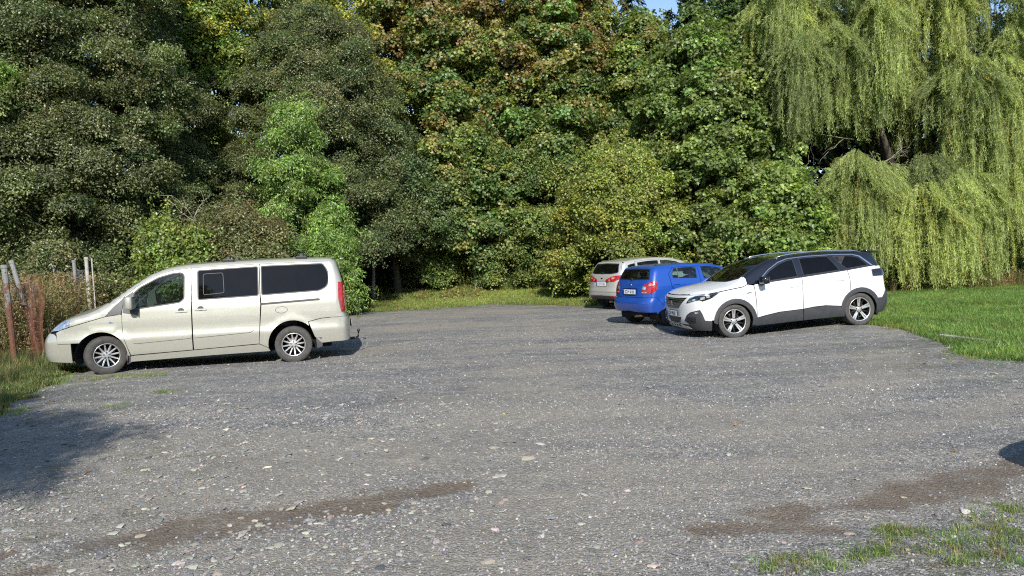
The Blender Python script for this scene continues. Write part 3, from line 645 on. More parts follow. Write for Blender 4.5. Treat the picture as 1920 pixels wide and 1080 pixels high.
for i, (x, y, h, R, st, cols, lb) in enumerate([(13.3, 33.6, 6.8, 2.4, 'round', BK0, 'dark bush seen through the hollow left of the willow trunk'), (17.8, 34.6, 9.5, 3.2, 'round', BK0, 'dark bush seen through the hollow right of the willow trunk'), (-11.7, 29.0, 8.8, 1.9, 'small', DG[:2], 'tall dark bush filling the gap below the yellowing poplar'), (-12.3, 23.8, 3.0, 1.5, 'small', [(.10, .13, .05), (.13, .15, .06)], 'dull green bush between the fence posts and the lime shrub'), (-17.5, 28, 5.5, 3, 'small', DG[:2], 'dark bush closing the gap behind the left fence posts'), (-13.2, 30.5, 5, 2.6, 'small', DG[:2], 'dark bush in the shade behind the lime shrub'), (-12.2, 28.5, 3.6, 2.2, 'round', [(.11, .17, .08), (.14, .20, .09)], 'bluish green shrub at the foot of the dark trees'), (-.2, 33.0, 2.4, 1.4, 'round', MG[:2], 'low green shrub at the foot of the central maple'), (2.6, 32.2, 2.2, 1.2, 'maple', MG[:2], 'low broad-leaved shrub left of the silver car'), (-3.4, 33.2, 2.0, 1.1, 'round', MG[:2], 'small shrub at the shaded edge of the wood')]):
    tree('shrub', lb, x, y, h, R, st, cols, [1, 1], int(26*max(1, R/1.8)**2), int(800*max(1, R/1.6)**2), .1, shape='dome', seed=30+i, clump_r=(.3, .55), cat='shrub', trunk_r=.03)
# trees farther back that close the view
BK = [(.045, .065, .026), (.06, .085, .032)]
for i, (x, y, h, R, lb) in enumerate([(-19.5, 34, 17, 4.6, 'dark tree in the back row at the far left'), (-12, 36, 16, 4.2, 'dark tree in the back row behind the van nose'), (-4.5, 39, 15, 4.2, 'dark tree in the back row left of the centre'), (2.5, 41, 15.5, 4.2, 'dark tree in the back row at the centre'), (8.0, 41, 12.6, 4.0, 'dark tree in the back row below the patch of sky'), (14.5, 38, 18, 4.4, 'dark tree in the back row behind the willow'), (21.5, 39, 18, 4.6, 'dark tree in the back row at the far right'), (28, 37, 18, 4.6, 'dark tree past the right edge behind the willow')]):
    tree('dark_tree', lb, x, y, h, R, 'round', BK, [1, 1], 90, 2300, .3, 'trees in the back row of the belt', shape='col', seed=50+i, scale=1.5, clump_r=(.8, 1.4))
# undergrowth closing the foot of the wood
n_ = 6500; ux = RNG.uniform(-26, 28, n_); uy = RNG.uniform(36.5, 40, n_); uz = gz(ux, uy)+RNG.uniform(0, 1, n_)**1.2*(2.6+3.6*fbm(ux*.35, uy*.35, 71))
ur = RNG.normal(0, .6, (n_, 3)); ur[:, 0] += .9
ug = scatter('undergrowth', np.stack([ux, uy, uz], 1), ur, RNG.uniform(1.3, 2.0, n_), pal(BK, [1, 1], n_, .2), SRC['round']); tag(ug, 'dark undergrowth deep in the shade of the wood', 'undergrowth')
# firs
def fir(label, x, y, h, R, n, seed, base=.8):
    rg = np.random.default_rng(seed); z0 = float(gz(x, y)); root = empty('fir_tree', (x, y, z0)); tag(root, label, 'tree', 'dark firs among the broad-leaved trees')
    nb = int(h*7); P = []; rot = []; sc = []
    bm = bmesh.new(); tube(bm, [(0, 0, -.2), (0, 0, h*.5), (0, 0, h)], [.16, .09, .015], 7)
    for b in range(nb):
        u = b/nb; z = base+(h-base)*u; L = R*(1-u)**.85*(.75+.35*rg.random())+.15; a = rg.random()*6.28
        k = max(3, int(n/nb*(L/R*1.6)))
        e = (math.cos(a)*L, math.sin(a)*L, z-.18*L); tube(bm, [(0, 0, z), e], [.02, .004], 4, False)
        for j in range(k):
            f = (j+rg.random())/k; q = L*f; P.append((math.cos(a)*q, math.sin(a)*q, z-.18*L*f*f+rg.normal(0, .03))); rot.append((rg.normal(0, .25), .15+.35*f+rg.normal(0, .12), a+rg.normal(0, .35))); sc.append(rg.uniform(.7, 1.25))
    scatter('crown', P, rot, sc, pal(FIR, [1, 1, 1], len(P), .2, rg), SRC['fir'], root); bm_obj('trunk', bm, M['bark'], root, True)
fir('slim dark fir poking up into the patch of sky', 6.5, 37.5, 14.2, 1.5, 1300, 1, 5)
fir('bluish fir peeping between the maples right of the patch of sky', 8.7, 38.5, 13.6, 1.7, 1300, 2, 4)
fir('tall dark fir left of the willow crown', 13.0, 36, 18.5, 2.6, 2600, 3, 3)
fir('low dark fir with drooping boughs left of the willow', 11.9, 30.4, 6.8, 2.1, 1900, 4, .6)

# ---------------------------------------------------------------- the weeping willow
def willow():
    rg = np.random.default_rng(5); x, y = 16.6, 31.0; z0 = float(gz(x, y)); root = empty('weeping_willow', (x, y, z0)); tag(root, 'great weeping willow with curtains of yellow green twigs down to the lawn', 'tree')
    D = [(-4.1, -4.2, 4.9, 1.05, .9, 460), (-1.9, -4.3, 3.7, 1.1, .25, 420), (-.7, -4.1, 4.1, 1.1, .25, 420), (.3, -3.8, 3.9, .9, .3, 300), (-2.8, -3.6, 4.5, .8, .4, 220), (-1.2, -3.6, 4.8, .8, 1.0, 220), (-3.3, -3.9, 3.6, .7, .8, 160)]     # low mounds: dx, dy, top, radius, bottom, strands
    for k in range(70):
        dx = rg.uniform(-6.8, 7.8); zt = rg.uniform(5.2, 16.5); lim = 1 if zt > 7 else .65
        if dx < -4.2 and zt < 9: zt += 4.5
        if abs(dx+.4) < 1.0 and 5 < zt < 8: zt += 3
        D.append((dx, -rg.uniform(.8, 3.8)*lim, zt, rg.uniform(.6, 1.35), zt-rg.uniform(2.0, 4.2), int(rg.uniform(90, 190))))
    for dx, zt, zb in ((4.2, 7.6, .4), (5.3, 8.2, .9), (6.3, 7.0, .3), (3.4, 6.6, 2.6), (-5.2, 9.8, 6.4), (-4.6, 10.0, 6.6), (2.2, 7.4, 2.3), (.6, 8.3, 3.4), (1.5, 6.0, 1.6), (2.9, 5.6, 1.0), (2.3, 8.6, 1.6), (1.2, 7.4, 3.0), (3.4, 7.9, .9)): D.append((dx, -rg.uniform(2.4, 3.6), zt, rg.uniform(.7, 1.0), zb, int(60*(zt-zb))))
    D = [(dx, dy, zt+(2.2 if (5.2 < zt < 8.2 and dx < -1.4) else 0), R, max(zb, 6.1+.5*math.sin(dx*3)) if (zt > 5.2 and -5.5 < dx < -1.4) else zb, n) for (dx, dy, zt, R, zb, n) in D]
    P = []; rot = []; sc = []; col = []; bm = bmesh.new()
    for (dx, dy, zt, R, zb, n) in D:
        tone = np.array(WI)[rg.integers(0, 3)]*math.exp(rg.normal(0, .10)); nb = 7; A = rg.uniform(0, 6.28, nb)
        low = zt < 5.2
        for q in range(n):
            if rg.random() < .85: a = A[rg.integers(0, nb)]+rg.normal(0, .13)
            else: a = rg.random()*6.28
            if math.sin(a) > .3 and rg.random() < .6: a = -a
            r = R*rg.random()**.6; z = zt-.72*R*(r/R)**2.2-abs(rg.normal(0, .22))-.35*math.sin(a*3+dx*5)*(r/R); px, py = dx+r*math.cos(a), dy+r*math.sin(a)
            bot = zb+rg.random()**2*(zt-zb)*.55+(.35*(r/R) if low else 0); L = 0; out = .25*r/R
            while z-L > bot+.2 and L < 6:
                s = rg.uniform(.75, 1.15); P.append((px, py, z-L)); t_ = max(0, .55-L)*1.1
                rot.append((math.sin(a)*t_+rg.normal(0, .06), -math.cos(a)*t_+rg.normal(0, .06), rg.random()*6.28)); rot[-1] = (math.sin(a)*t_+rg.normal(0, .05), -math.cos(a)*t_+rg.normal(0, .05), 0)
                sc.append(s); c = tone*math.exp(rg.normal(0, .16)); 
                if rg.random() < .025: c = np.array((.34, .29, .06))
                col.append(c); px += math.cos(a)*out*.35; py += math.sin(a)*out*.35; L += s*.82
        for a in A[:3]:
            tube(bm, [(dx*.3, dy*.2, max(1.5, zt-2.2)), (dx*.75, dy*.7, zt-.5), (dx, dy, zt-.05), (dx+R*.7*math.cos(a), dy+R*.7*math.sin(a), zt-.35*R)], [.05, .035, .02, .006], 5, False)
    scatter('crown', P, rot, sc, col, SRC['willow'], root)
    tube(bm, [(0, 0, -.3), (.1, 0, 2), (-.2, 0, 5), (.3, .2, 10), (0, .2, 16)], [.6, .5, .42, .25, .06], 12)
    for e in ((-4, -2.5, 9), (4.5, -2.2, 9.5), (-2.5, -2.6, 6.5), (2.6, -2.8, 6.2), (5.5, -.5, 12), (-4.5, 0, 12.5), (2.0, -3.0, 4.2)):
        tube(bm, [(0, 0, e[2]*.35), (e[0]*.4, e[1]*.4, e[2]*.62), (e[0]*.8, e[1]*.8, e[2]*.85), e], [.26, .2, .13, .04], 7, False)
    bm_obj('trunk', bm, M['bark'], root, True)
    return root
willow()
tree('shrub', 'yellow leafed shrub glowing under the willow curtains', 18.2, 29.6, 4.8, 1.2, 'round', [(.40, .28, .03), (.30, .24, .035), (.16, .17, .04)], [1, 1, .8], 34, 900, .6, shape='oval', seed=70, clump_r=(.3, .5), cat='shrub', trunk_r=.04)
# bare dead branches
def dead_branch(label, x, y, z, L, n, seed, az=0.):
    rg = np.random.default_rng(seed); bm = bmesh.new()
    def grow(p, d, l, r, k):
        pts = [p]; 
        for i in range(4): d = (d+Vector(rg.normal(0, .22, 3))).normalized(); pts.append(pts[-1]+d*l/4)
        tube(bm, pts, [r*(1-.18*i) for i in range(5)], 5, False)
        if k > 0:
            for i in range(n): q = pts[rg.integers(1, 5)]; grow(q, (d+Vector(rg.normal(0, .7, 3))).normalized(), l*.6, r*.5, k-1)
    grow(Vector((0, 0, 0)), Vector((math.cos(az), -.3, math.sin(az)*.4)).normalized(), L, .028, 2)
    o = bm_obj('dead_branch', bm, M['dry'], None, True); o.location = (x, y, z); tag(o, label, 'branch'); return o
dead_branch('pale bare branches hanging in the dark hollow of the central trees', -1.3, 30.8, 3.4, 1.3, 4, 1, 2.9)
dead_branch('pale dead branches reaching out left of the willow', 13.3, 28.6, 5.9, 2.0, 4, 2, 2.8)
dead_branch('reddish bare twigs above the low willow mound', 14.0, 27.6, 4.9, .9, 4, 3, 1.2)
dead_branch('bare twigs sticking out of the shrub over the van roof', -9.2, 22.6, 2.6, 1.2, 4, 4, 1.6)
# pale stems in the gap
def stem(label, x, y, h, r, lean):
    z = float(gz(x, y)); bm = bmesh.new(); tube(bm, [(0, 0, -.1), (lean*.3, 0, h*.3), (lean*.5, .05, h*.6), (lean, 0, h)], [r*1.2, r, r*.8, r*.5], 8, False)
    o = bm_obj('tree_trunk', bm, M['palebark'], None, True); o.location = (x, y, z); tag(o, label, 'tree trunk')
stem('slim pale trunk in the dark gap left of the centre', -.45, 33.0, 4.0, .045, .15); stem('thicker pale trunk right in the dark gap', -1.55, 32.6, 4.6, .08, -.2); stem('slender trunk in the shade behind the van tail', -5.9, 31.5, 3.6, .07, .15)
# unseen trees added behind the camera so car windows have dark foliage to mirror
for i, (x, y, h, R) in enumerate([(-26, -39, 19, 7), (-13, -42, 20, 7), (0, -41, 18.5, 7), (13, -43, 20, 7), (26, -40, 19, 7), (-39, -38, 20, 7), (39, -38, 20, 7)]):
    tree('dark_tree', ['leafy tree %s in the unseen row added for window reflections' % w for w in ('behind the left shoulder', 'left of the middle', 'in the middle', 'right of the middle', 'behind the right shoulder', 'at the far left', 'at the far right')][i], x, y, h, R, 'round', DG[:2], [1, 1], 90, 2200, .3, 'unseen trees added for window reflections', shape='dome', seed=150+i, scale=2.4, clump_r=(1.2, 2.0))
# off to the left behind the camera: the tree whose shade lies on the gravel
tree('roadside_tree', 'tree left of the view whose shade falls over the gravel by the fence', -7.4, -4.6, 9.3, 4.2, 'small', DG, w4, 60, 1300, 4.4, shape='oval', ysq=.5, seed=90, clump_r=(.5, 1.0), scale=1.25)
# ---------------------------------------------------------------- panels cut from a body skin
def area2(P): return .5*sum(a[0]*b[1]-b[0]*a[1] for a, b in zip(P, P[1:]+P[:1]))
def inset_poly(P, d):
    n = len(P); out = []
    for i in range(n):
        a, b, c = np.array(P[i-1]), np.array(P[i]), np.array(P[(i+1) % n])
        u = b-a; v = c-b; u = u/max(np.linalg.norm(u), 1e-9); v = v/max(np.linalg.norm(v), 1e-9)
        n1 = np.array([-u[1], u[0]]); n2 = np.array([-v[1], v[0]]); m = n1+n2; q = m@m
        m = m*(2/q) if q > .3 else n1
        out.append(tuple(b+m*d))
    return out
def round_poly(P, r, n=4):
    """r: one radius or one per corner"""
    if not r: return list(P)
    rs = r if hasattr(r, '__len__') else [r]*len(P); out = []
    for i in range(len(P)):
        a, b, c = np.array(P[i-1], float), np.array(P[i], float), np.array(P[(i+1) % len(P)], float)
        if rs[i] <= 0: out.append(tuple(b)); continue
        la, lc = np.linalg.norm(a-b), np.linalg.norm(c-b); q = min(rs[i], la*.48, lc*.48)
        p0 = b+(a-b)/la*q; p2 = b+(c-b)/lc*q
        for k in range(n+1):
            t = k/n; out.append(tuple((1-t)**2*p0+2*t*(1-t)*b+t*t*p2))
    return out
def cut(outer, holes, step):
    """triangulated polygon with holes, cut along a grid"""
    bm = bmesh.new()
    for L in [outer]+list(holes):
        vs = [bm.verts.new((p[0], p[1], 0)) for p in L]
        for a, b in zip(vs, vs[1:]+vs[:1]): bm.edges.new((a, b))
    bmesh.ops.triangle_fill(bm, use_beauty=True, edges=bm.edges[:], normal=(0, 0, 1))
    if not holes and len(bm.faces) > 1: bmesh.ops.dissolve_faces(bm, faces=bm.faces[:])
    xs = [p[0] for p in outer]; ys = [p[1] for p in outer]
    for k in range(math.ceil(min(xs)/step[0]), math.floor(max(xs)/step[0])+1):
        bmesh.ops.bisect_plane(bm, geom=bm.verts[:]+bm.edges[:]+bm.faces[:], plane_co=(k*step[0]+1e-4, 0, 0), plane_no=(1, 0, 0), dist=1e-5)
    for k in range(math.ceil(min(ys)/step[1]), math.floor(max(ys)/step[1])+1):
        bmesh.ops.bisect_plane(bm, geom=bm.verts[:]+bm.edges[:]+bm.faces[:], plane_co=(0, k*step[1]+1e-4, 0), plane_no=(0, 1, 0), dist=1e-5)
    bmesh.ops.triangulate(bm, faces=[f for f in bm.faces if len(f.verts) > 4])
    bm.verts.index_update()
    V = np.array([v.co[:2] for v in bm.verts]); F = [[v.index for v in f.verts] for f in bm.faces]
    B = [(e.verts[0].index, e.verts[1].index) for e in bm.edges if len(e.link_faces) == 1]
    bm.free(); return V, F, B
CYL = 75.  # degrees per metre round the nose and the tail, about
def YZ(body, proj, pts):
    """points given as (y, z) seen from the front or rear -> (degrees, z)"""
    P = np.array(pts, float); n = len(P); f = proj == 'front'
    o = np.stack([np.full(n, body.xf if f else body.xr), P[:, 0], P[:, 1]], 1); d = np.tile([-1. if f else 1., 0, 0], (n, 1))
    q = body.hit(o, d); dx = np.abs(q[:, 0]-o[:, 0])
    return [(math.degrees(math.atan2(a, max(b, 1e-3))), z) for a, b, z in zip(q[:, 1], dx, q[:, 2])]
class Panel:
    """one mesh object made of one or more pieces of skin, each with real thickness"""
    def __init__(s): s.V = []; s.N = []; s.F = []; s.MI = []; s.n = 0
    def add(s, body, proj, poly, holes=(), side=-1, off=0., t=.016, gap=.0035, r=0, rh=0, step=.08, mi=0, bulge=0.):
        sc = 1. if proj in ('side', 'top', 'rx') else 1/CYL
        def prep(Q, g, rr, ccw):
            Q = [(a*sc, b) for a, b in Q]
            if (area2(Q) > 0) != ccw: Q = Q[::-1]
            if hasattr(rr, '__len__') and False: pass
            Q = round_poly(Q, rr)
            return inset_poly(Q, g) if g else Q
        outer = prep(poly, gap, r, True)
        hs = [prep(h, gap if gap < 0 else 0, rh, True) for h in holes]
        V, F, B = cut(outer, hs, (step, step))
        P = V.copy(); P[:, 0] /= sc
        q = body.solve(proj, P, side); nn = body.N(q)
        o = np.full(len(q), off)
        if bulge:                       # raised in the middle: mouldings, handles, lamps
            seg = np.array([[V[a], V[b]] for a, b in B]); d = np.full(len(V), 9.)
            for a, b in seg:
                ab = b-a; tt = np.clip(((V-a)@ab)/max(ab@ab, 1e-12), 0, 1); d = np.minimum(d, np.linalg.norm(V-(a+tt[:, None]*ab), axis=1))
            o = o+bulge*np.minimum(1, np.sqrt(np.clip(d/.03, 0, 1)))
        top = q+nn*o[:, None]; bot = q+nn*(off-t)
        m = len(q)
        F2 = []
        for f in F:
            c = np.cross(top[f[1]]-top[f[0]], top[f[2]]-top[f[0]])
            if c@nn[f[0]] < 0: f = f[::-1]
            F2.append(f)
        base = s.n; s.V += [top, bot]; s.N += [nn, -nn]
        s.F += [[i+base for i in f] for f in F2]+[[i+base+m for i in f[::-1]] for f in F2]
        s.MI += [mi]*(2*len(F2)); s.n += 2*m
        # rim
        rimV = []; rimN = []; rimF = []
        cen = {}
        for f in F:
            c = top[f].mean(0)
            for i in range(len(f)): cen[frozenset((f[i], f[(i+1) % len(f)]))] = c
        for a, b in B:
            e = top[b]-top[a]; nrm = np.cross(e, nn[a]); ln = np.linalg.norm(nrm)
            if ln < 1e-9: continue
            nrm /= ln; c = cen.get(frozenset((a, b)))
            if c is not None and nrm@(c-top[a]) > 0: nrm = -nrm
            k = s.n+len(rimV); rimV += [top[a], top[b], bot[b], bot[a]]; rimN += [nrm]*4
            qd = [k, k+1, k+2, k+3]
            if np.cross(top[b]-top[a], bot[b]-top[a])@nrm < 0: qd = qd[::-1]
            rimF.append(qd)
        if rimV:
            s.V.append(np.array(rimV)); s.N.append(np.array(rimN)); s.F += rimF; s.MI += [mi]*len(rimF); s.n += len(rimV)
        return s
    def build(s, name, mat, parent, label=None):
        V = np.concatenate(s.V); N = np.concatenate(s.N)
        o = mesh_obj(name, V, s.F, mat, parent, smooth=True); me = o.data
        if isinstance(mat, (list, tuple)): me.polygons.foreach_set('material_index', s.MI)
        if len(me.vertices) == len(N): me.normals_split_custom_set_from_vertices([tuple(n) for n in N])
        if label: o['label'] = label
        return o
def edge_line(body, x0, x1, dz=0., n=8, side=-1):
    """points (x, z) along the shoulder of the roof, seen from the side"""
    xs = np.linspace(x0, x1, n); e = body.edge(xs, side); return [(x, z+dz) for x, z in zip(xs, e[:, 2])]
def roof_line(body, x0, x1, dy=0., n=8):
    xs = np.linspace(x0, x1, n); e = body.edge(xs, 1); return [(x, y+dy) for x, y in zip(xs, e[:, 1])]
def arch(cx, cz, r, z0, n=14, rev=False, squash=1.):
    """wheel-arch curve from the front foot to the rear foot, (x, z)"""
    a0 = math.asin(max(-1, (z0-cz)/r)); A = np.linspace(math.pi-a0, a0, n)
    P = [(cx+r*math.cos(a), cz+r*squash*math.sin(a)) for a in A]
    return P[::-1] if rev else P

# ---------------------------------------------------------------- wheels
def tyre_mesh(R, w, rr):
    prof = [(rr, -w*.40), (rr+.012, -w*.47), (rr+(R-rr)*.45, -w*.515), (rr+(R-rr)*.8, -w*.49), (R-.008, -w*.43)]
    ribs = [(-.40, 0), (-.40+.12, 0), (-.27, -.008), (-.24, -.008), (-.23, 0), (-.08, 0), (-.07, -.008), (-.03, -.008), (-.02, 0)]
    tr = [(R+d, w*y) for y, d in ribs]
    prof = prof+tr; prof = prof+[(r, -y) for r, y in prof[::-1]]
    n = 96; V, F = lathe_arrays(prof, n); m = len(prof); V2 = []
    for i, (x, y, z) in enumerate(V):
        k = i//m; r = math.hypot(x, z)
        if r > R-.003 and abs(y) > w*.2 and k % 2 == 0: f = (r-.007)/r; x *= f; z *= f
        V2.append((x, y, z))
    return V2, F
def wheel(parent, body_y, x, R, w, rr, style, side, steer=0., z=None, mats=('alloy', 'alloy_dark')):
    """side -1 or +1: which side of the car; the outer face looks away from the car"""
    root = empty('wheel', (x, side*body_y, z if z is not None else R), (0, 0, steer)); root.parent = parent
    # local -y is outwards for side -1
    V, F = tyre_mesh(R, w, rr); t = mesh_obj('tyre', V, F, M['rubber'], root, True)
    bm = bmesh.new(); V, F = lathe_arrays([(.01, w*.1), (rr*.72, w*.1), (rr*.72, w*.16), (.01, w*.16)], 32)
    b = mesh_obj('brake_disc', V, F, M['brake'], root, True)
    # barrel and lip
    prof = [(rr*.93, w*.42), (rr*.90, w*.1), (rr*.92, -w*.30), (rr*.955, -w*.40), (rr*.99, -w*.455), (rr+.006, -w*.44), (rr+.004, -w*.40)]
    V, F = lathe_arrays(prof, 64); rim = mesh_obj('rim', V, F, [M[mats[0]], M[mats[1]], M['seal']], root, True)
    me = rim.data
    for i, p in enumerate(me.polygons):
        p.material_index = 1 if (i % (len(prof)-1)) < 3 else 0
    # spokes
    V = []; F = []; MI = []
    def spoke(a0, a1, r0, r1, w0, w1, d0, d1, dep, mi, bev=.006):
        """a tapering bar from angle a0 radius r0 to angle a1 radius r1; d: face depth"""
        st = 5; k0 = len(V)
        for i in range(st+1):
            u = i/st; r = r0+(r1-r0)*u; a = a0+(a1-a0)*u; hw = (w0+(w1-w0)*u)/2; y = d0+(d1-d0)*u*u
            c = Vector((math.cos(a), 0, math.sin(a))); s_ = Vector((-math.sin(a), 0, math.cos(a)))
            for (q, yy) in ((-hw, y+dep), (-hw, y+bev), (-hw+bev, y), (hw-bev, y), (hw, y+bev), (hw, y+dep)):
                p = c*r+s_*q; V.append((p.x, yy, p.z))
        for i in range(st):
            for j in range(5):
                F.append((k0+i*6+j, k0+i*6+j+1, k0+(i+1)*6+j+1, k0+(i+1)*6+j)); MI.append(mi if 1 <= j <= 3 else (1 if style == 'twin' else mi))
    face = -w*.36
    if style == 'multi':
        for k in range(12): a = 2*math.pi*k/12+.13; spoke(a, a, rr*.24, rr*.93, .030, .024, face+.012, face-.012, .03, 0)
        hub = [(.001, face-.006), (rr*.14, face-.006), (rr*.17, face+.002), (rr*.31, face+.006), (rr*.34, face+.04)]
    elif style == 'twin':
        for k in range(5):
            a = 2*math.pi*k/5+math.pi/2
            for s_ in (-1, 1): spoke(a+s_*.16, a+s_*.10, rr*.16, rr*.95, .034, .036, face+.010, face-.014, .035, 0)
            spoke(a, a, rr*.2, rr*.93, .03, .03, face+.025, face+.012, .03, 1)
            spoke(a+.628, a+.628, rr*.2, rr*.9, .05, .02, face+.05, face+.03, .03, 1)
        hub = [(.001, face-.002), (rr*.10, face-.002), (rr*.13, face+.004), (rr*.24, face+.012), (rr*.27, face+.05)]
    else:
        for k in range(5):
            a = 2*math.pi*k/5+math.pi/2+.2; spoke(a, a, rr*.18, rr*.94, .075, .055, face+.010, face-.01, .035, 0)
            spoke(a+.628, a+.628, rr*.6, rr*.93, .02, .05, face+.010, face, .03, 0)
        hub = [(.001, face-.002), (rr*.12, face-.002), (rr*.15, face+.004), (rr*.28, face+.012), (rr*.31, face+.05)]
    hv, hf = lathe_arrays(hub, 24); k0 = len(V); V += hv; F += [tuple(i+k0 for i in f) for f in hf]; MI += [0]*len(hf)
    for k in range(5):
        a = 2*math.pi*k/5+.3; c = (math.cos(a)*rr*.235, math.sin(a)*rr*.235)
        bv, bf = lathe_arrays([(.001, 0), (.011, 0), (.013, .004), (.013, .02)], 8); k0 = len(V)
        V += [(p[0]+c[0], p[1]+face-.002, p[2]+c[1]) for p in bv]; F += [tuple(i+k0 for i in f) for f in bf]; MI += [2]*len(bf)
    sp = mesh_obj('spokes', V, F, [M[mats[0]], M[mats[1]], M['seal']], root, False); sp.data.polygons.foreach_set('material_index', MI)
    if side > 0: root.rotation_euler = (0, 0, math.pi+steer)
    return root
def liner(parent, x, z, r, y0, y1, side, name='wheel_liner'):
    """dark inner arch: a half drum with its inner wall"""
    V = []; F = []; n = 18
    A = np.linspace(math.pi*1.12, -math.pi*.12, n)
    for a in A:
        for rr_, y in ((r, y1), (r, y0), (.02, y0)): V.append((x+rr_*math.cos(a), side*y, z+rr_*math.sin(a)))
    for i in range(n-1):
        for j in range(2): F.append((i*3+j, i*3+j+1, (i+1)*3+j+1, (i+1)*3+j))
    return mesh_obj(name, V, F, M['under'], parent, True)
def seat(parent, x, y, z, w=.5, bench=False, h=.62, name='seat', lean=.22, mat='seat'):
    bm = bmesh.new()
    rbox(bm, (x, y, z), (.50, w, .17), .05); rbox(bm, (x+.27+lean*.3, y, z+.08+h/2), (.15, w*.94, h), .05, (0, lean, 0))
    n = max(1, round(w/.5))
    for i in range(n):
        yy = y+(i-(n-1)/2)*w/n
        rbox(bm, (x+.32+lean*.75, yy, z+.20+h), (.09, .25, .18), .04, (0, lean*.6, 0))
        for s_ in (-.05, .05): tube(bm, [(x+.31+lean*.7, yy+s_, z+.05+h), (x+.32+lean*.75, yy+s_, z+.16+h)], .006, 6)
    o = bm_obj(name, bm, M[mat], parent, True); o.data.polygons.foreach_set('use_smooth', [False]*len(o.data.polygons)); return o
def steering(parent, x, y, z, tilt=.45):
    V = []; F = []; n, m = 28, 8; R, r = .185, .016
    for i in range(n):
        a = 2*math.pi*i/n
        for j in range(m):
            b = 2*math.pi*j/m; q = R+r*math.cos(b); V.append((r*math.sin(b), q*math.cos(a), q*math.sin(a)))
    for i in range(n):
        for j in range(m): F.append((i*m+j, i*m+(j+1) % m, ((i+1) % n)*m+(j+1) % m, ((i+1) % n)*m+j))
    o = mesh_obj('steering_wheel', V, F, M['dash'], parent, True); o.location = (x, y, z); o.rotation_euler = (0, tilt, 0)
    bm = bmesh.new(); rbox(bm, (0, 0, 0), (.05, .13, .12), .02); rbox(bm, (0, 0, 0), (.02, .34, .04), .008); rbox(bm, (0, 0, -.09), (.02, .04, .16), .008)
    h = bm_obj('steering_hub', bm, M['dash'], parent); h.location = (x, y, z); h.rotation_euler = (0, tilt, 0)
    h.parent = o; h.location = (0, 0, 0); h.rotation_euler = (0, 0, 0)
    return o
def plate(parent, loc, rz, tiltx, strokes, w=.52, h=.11):
    """number plate on the local x+ face; its characters are as blurred as in the photo: uneven dark strokes"""
    r = empty('number_plate', loc, (0, tiltx, rz)); r.parent = parent
    bm = bmesh.new(); rbox(bm, (0, 0, 0), (.014, w+.014, h+.014), .004); bm_obj('plate_frame', bm, M['seal'], r)
    bm = bmesh.new(); rbox(bm, (.008, 0, 0), (.006, w, h), .002); bm_obj('plate_face', bm, M['plate'], r)
    bm = bmesh.new(); rbox(bm, (.0125, -w/2+.024, 0), (.002, .044, h-.008), 0); bm_obj('plate_band', bm, M['plateblue'], r)
    bm = bmesh.new()
    for (y, ww, z, hh) in strokes: rbox(bm, (.0125, y, z), (.002, ww, hh), 0)
    bm_obj('plate_lettering', bm, M['ink'], r)['kind'] = 'stuff'; return r
STROKES = [(-.165, .012, 0, .07), (-.145, .03, .03, .012), (-.145, .03, -.03, .012), (-.105, .035, .028, .012), (-.09, .012, .0, .06), (-.105, .03, -.03, .012),
           (-.05, .012, 0, .07), (-.03, .03, .0, .012), (-.014, .012, .015, .04), (.045, .012, .012, .05), (.075, .012, 0, .07), (.06, .03, -.012, .012), (.12, .012, .005, .06),
           (.15, .012, .005, .06), (.135, .03, -.03, .012), (.195, .014, 0, .07)]
def mirror(parent, body, x, z, side, mat, cap, w=.20, h=.17, y=None, out=.20):
    e = body.solve('side', [(x, z)], side)[0]; y0 = abs(e[1]); y = y0+out-w/2
    r = empty('door_mirror', (x, side*(y0), z)); r.parent = parent
    bm = bmesh.new(); rbox(bm, (-.02, side*(out-w/2+.02), .02), (.12, w, h), .045, None, 3); c = bm_obj('mirror_housing', bm, M[cap], r, True)
    bm = bmesh.new(); rbox(bm, (.045, side*(out-w/2+.02), .02), (.02, w-.02, h-.02), .008); bm_obj('mirror_back', bm, M['plastic'], r)
    bm = bmesh.new(); rbox(bm, (.057, side*(out-w/2+.02), .02), (.004, w-.05, h-.05), .001); bm_obj('mirror_glass', bm, M['chrome'], r)
    bm = bmesh.new(); rbox(bm, (0, side*.03, -h/2+.02), (.09, .16, .05), .02, None, 2); bm_obj('mirror_arm', bm, M['plastic'], r)
    return r
def handle(parent, body, x, z, side, mat, w=.20, cup=True):
    p = Panel()
    if cup:
        C = [(x+.052*math.cos(a), z+.018+.045*math.sin(a)) for a in np.linspace(0, 2*math.pi, 15)[:-1]]
        p.add(body, 'side', C, side=side, off=.001, t=.004, gap=0, mi=1, step=.05)
    H = round_poly([(x-w/2, z-.014), (x+w/2, z-.014), (x+w/2, z+.014), (x-w/2, z+.014)], .013)
    p.add(body, 'side', H, side=side, off=.018, t=.03, gap=0, mi=0, step=.05, bulge=.012)
    return p.build('door_handle', [M[mat], M['plastic']], parent)
def arcp(cx, cz, r, zf, zr, n=16):
    """arch from the front foot (height zf) over the top to the rear foot (height zr)"""
    a0 = math.pi-math.asin((zf-cz)/r); a1 = math.asin((zr-cz)/r)
    return [(cx+r*math.cos(a), cz+r*math.sin(a)) for a in np.linspace(a0, a1, n)]
def P1(body, proj, poly, name, mat, parent, holes=(), side=-1, label=None, **k):
    return Panel().add(body, proj, poly, holes, side, **k).build(name, M[mat] if isinstance(mat, str) else mat, parent, label)
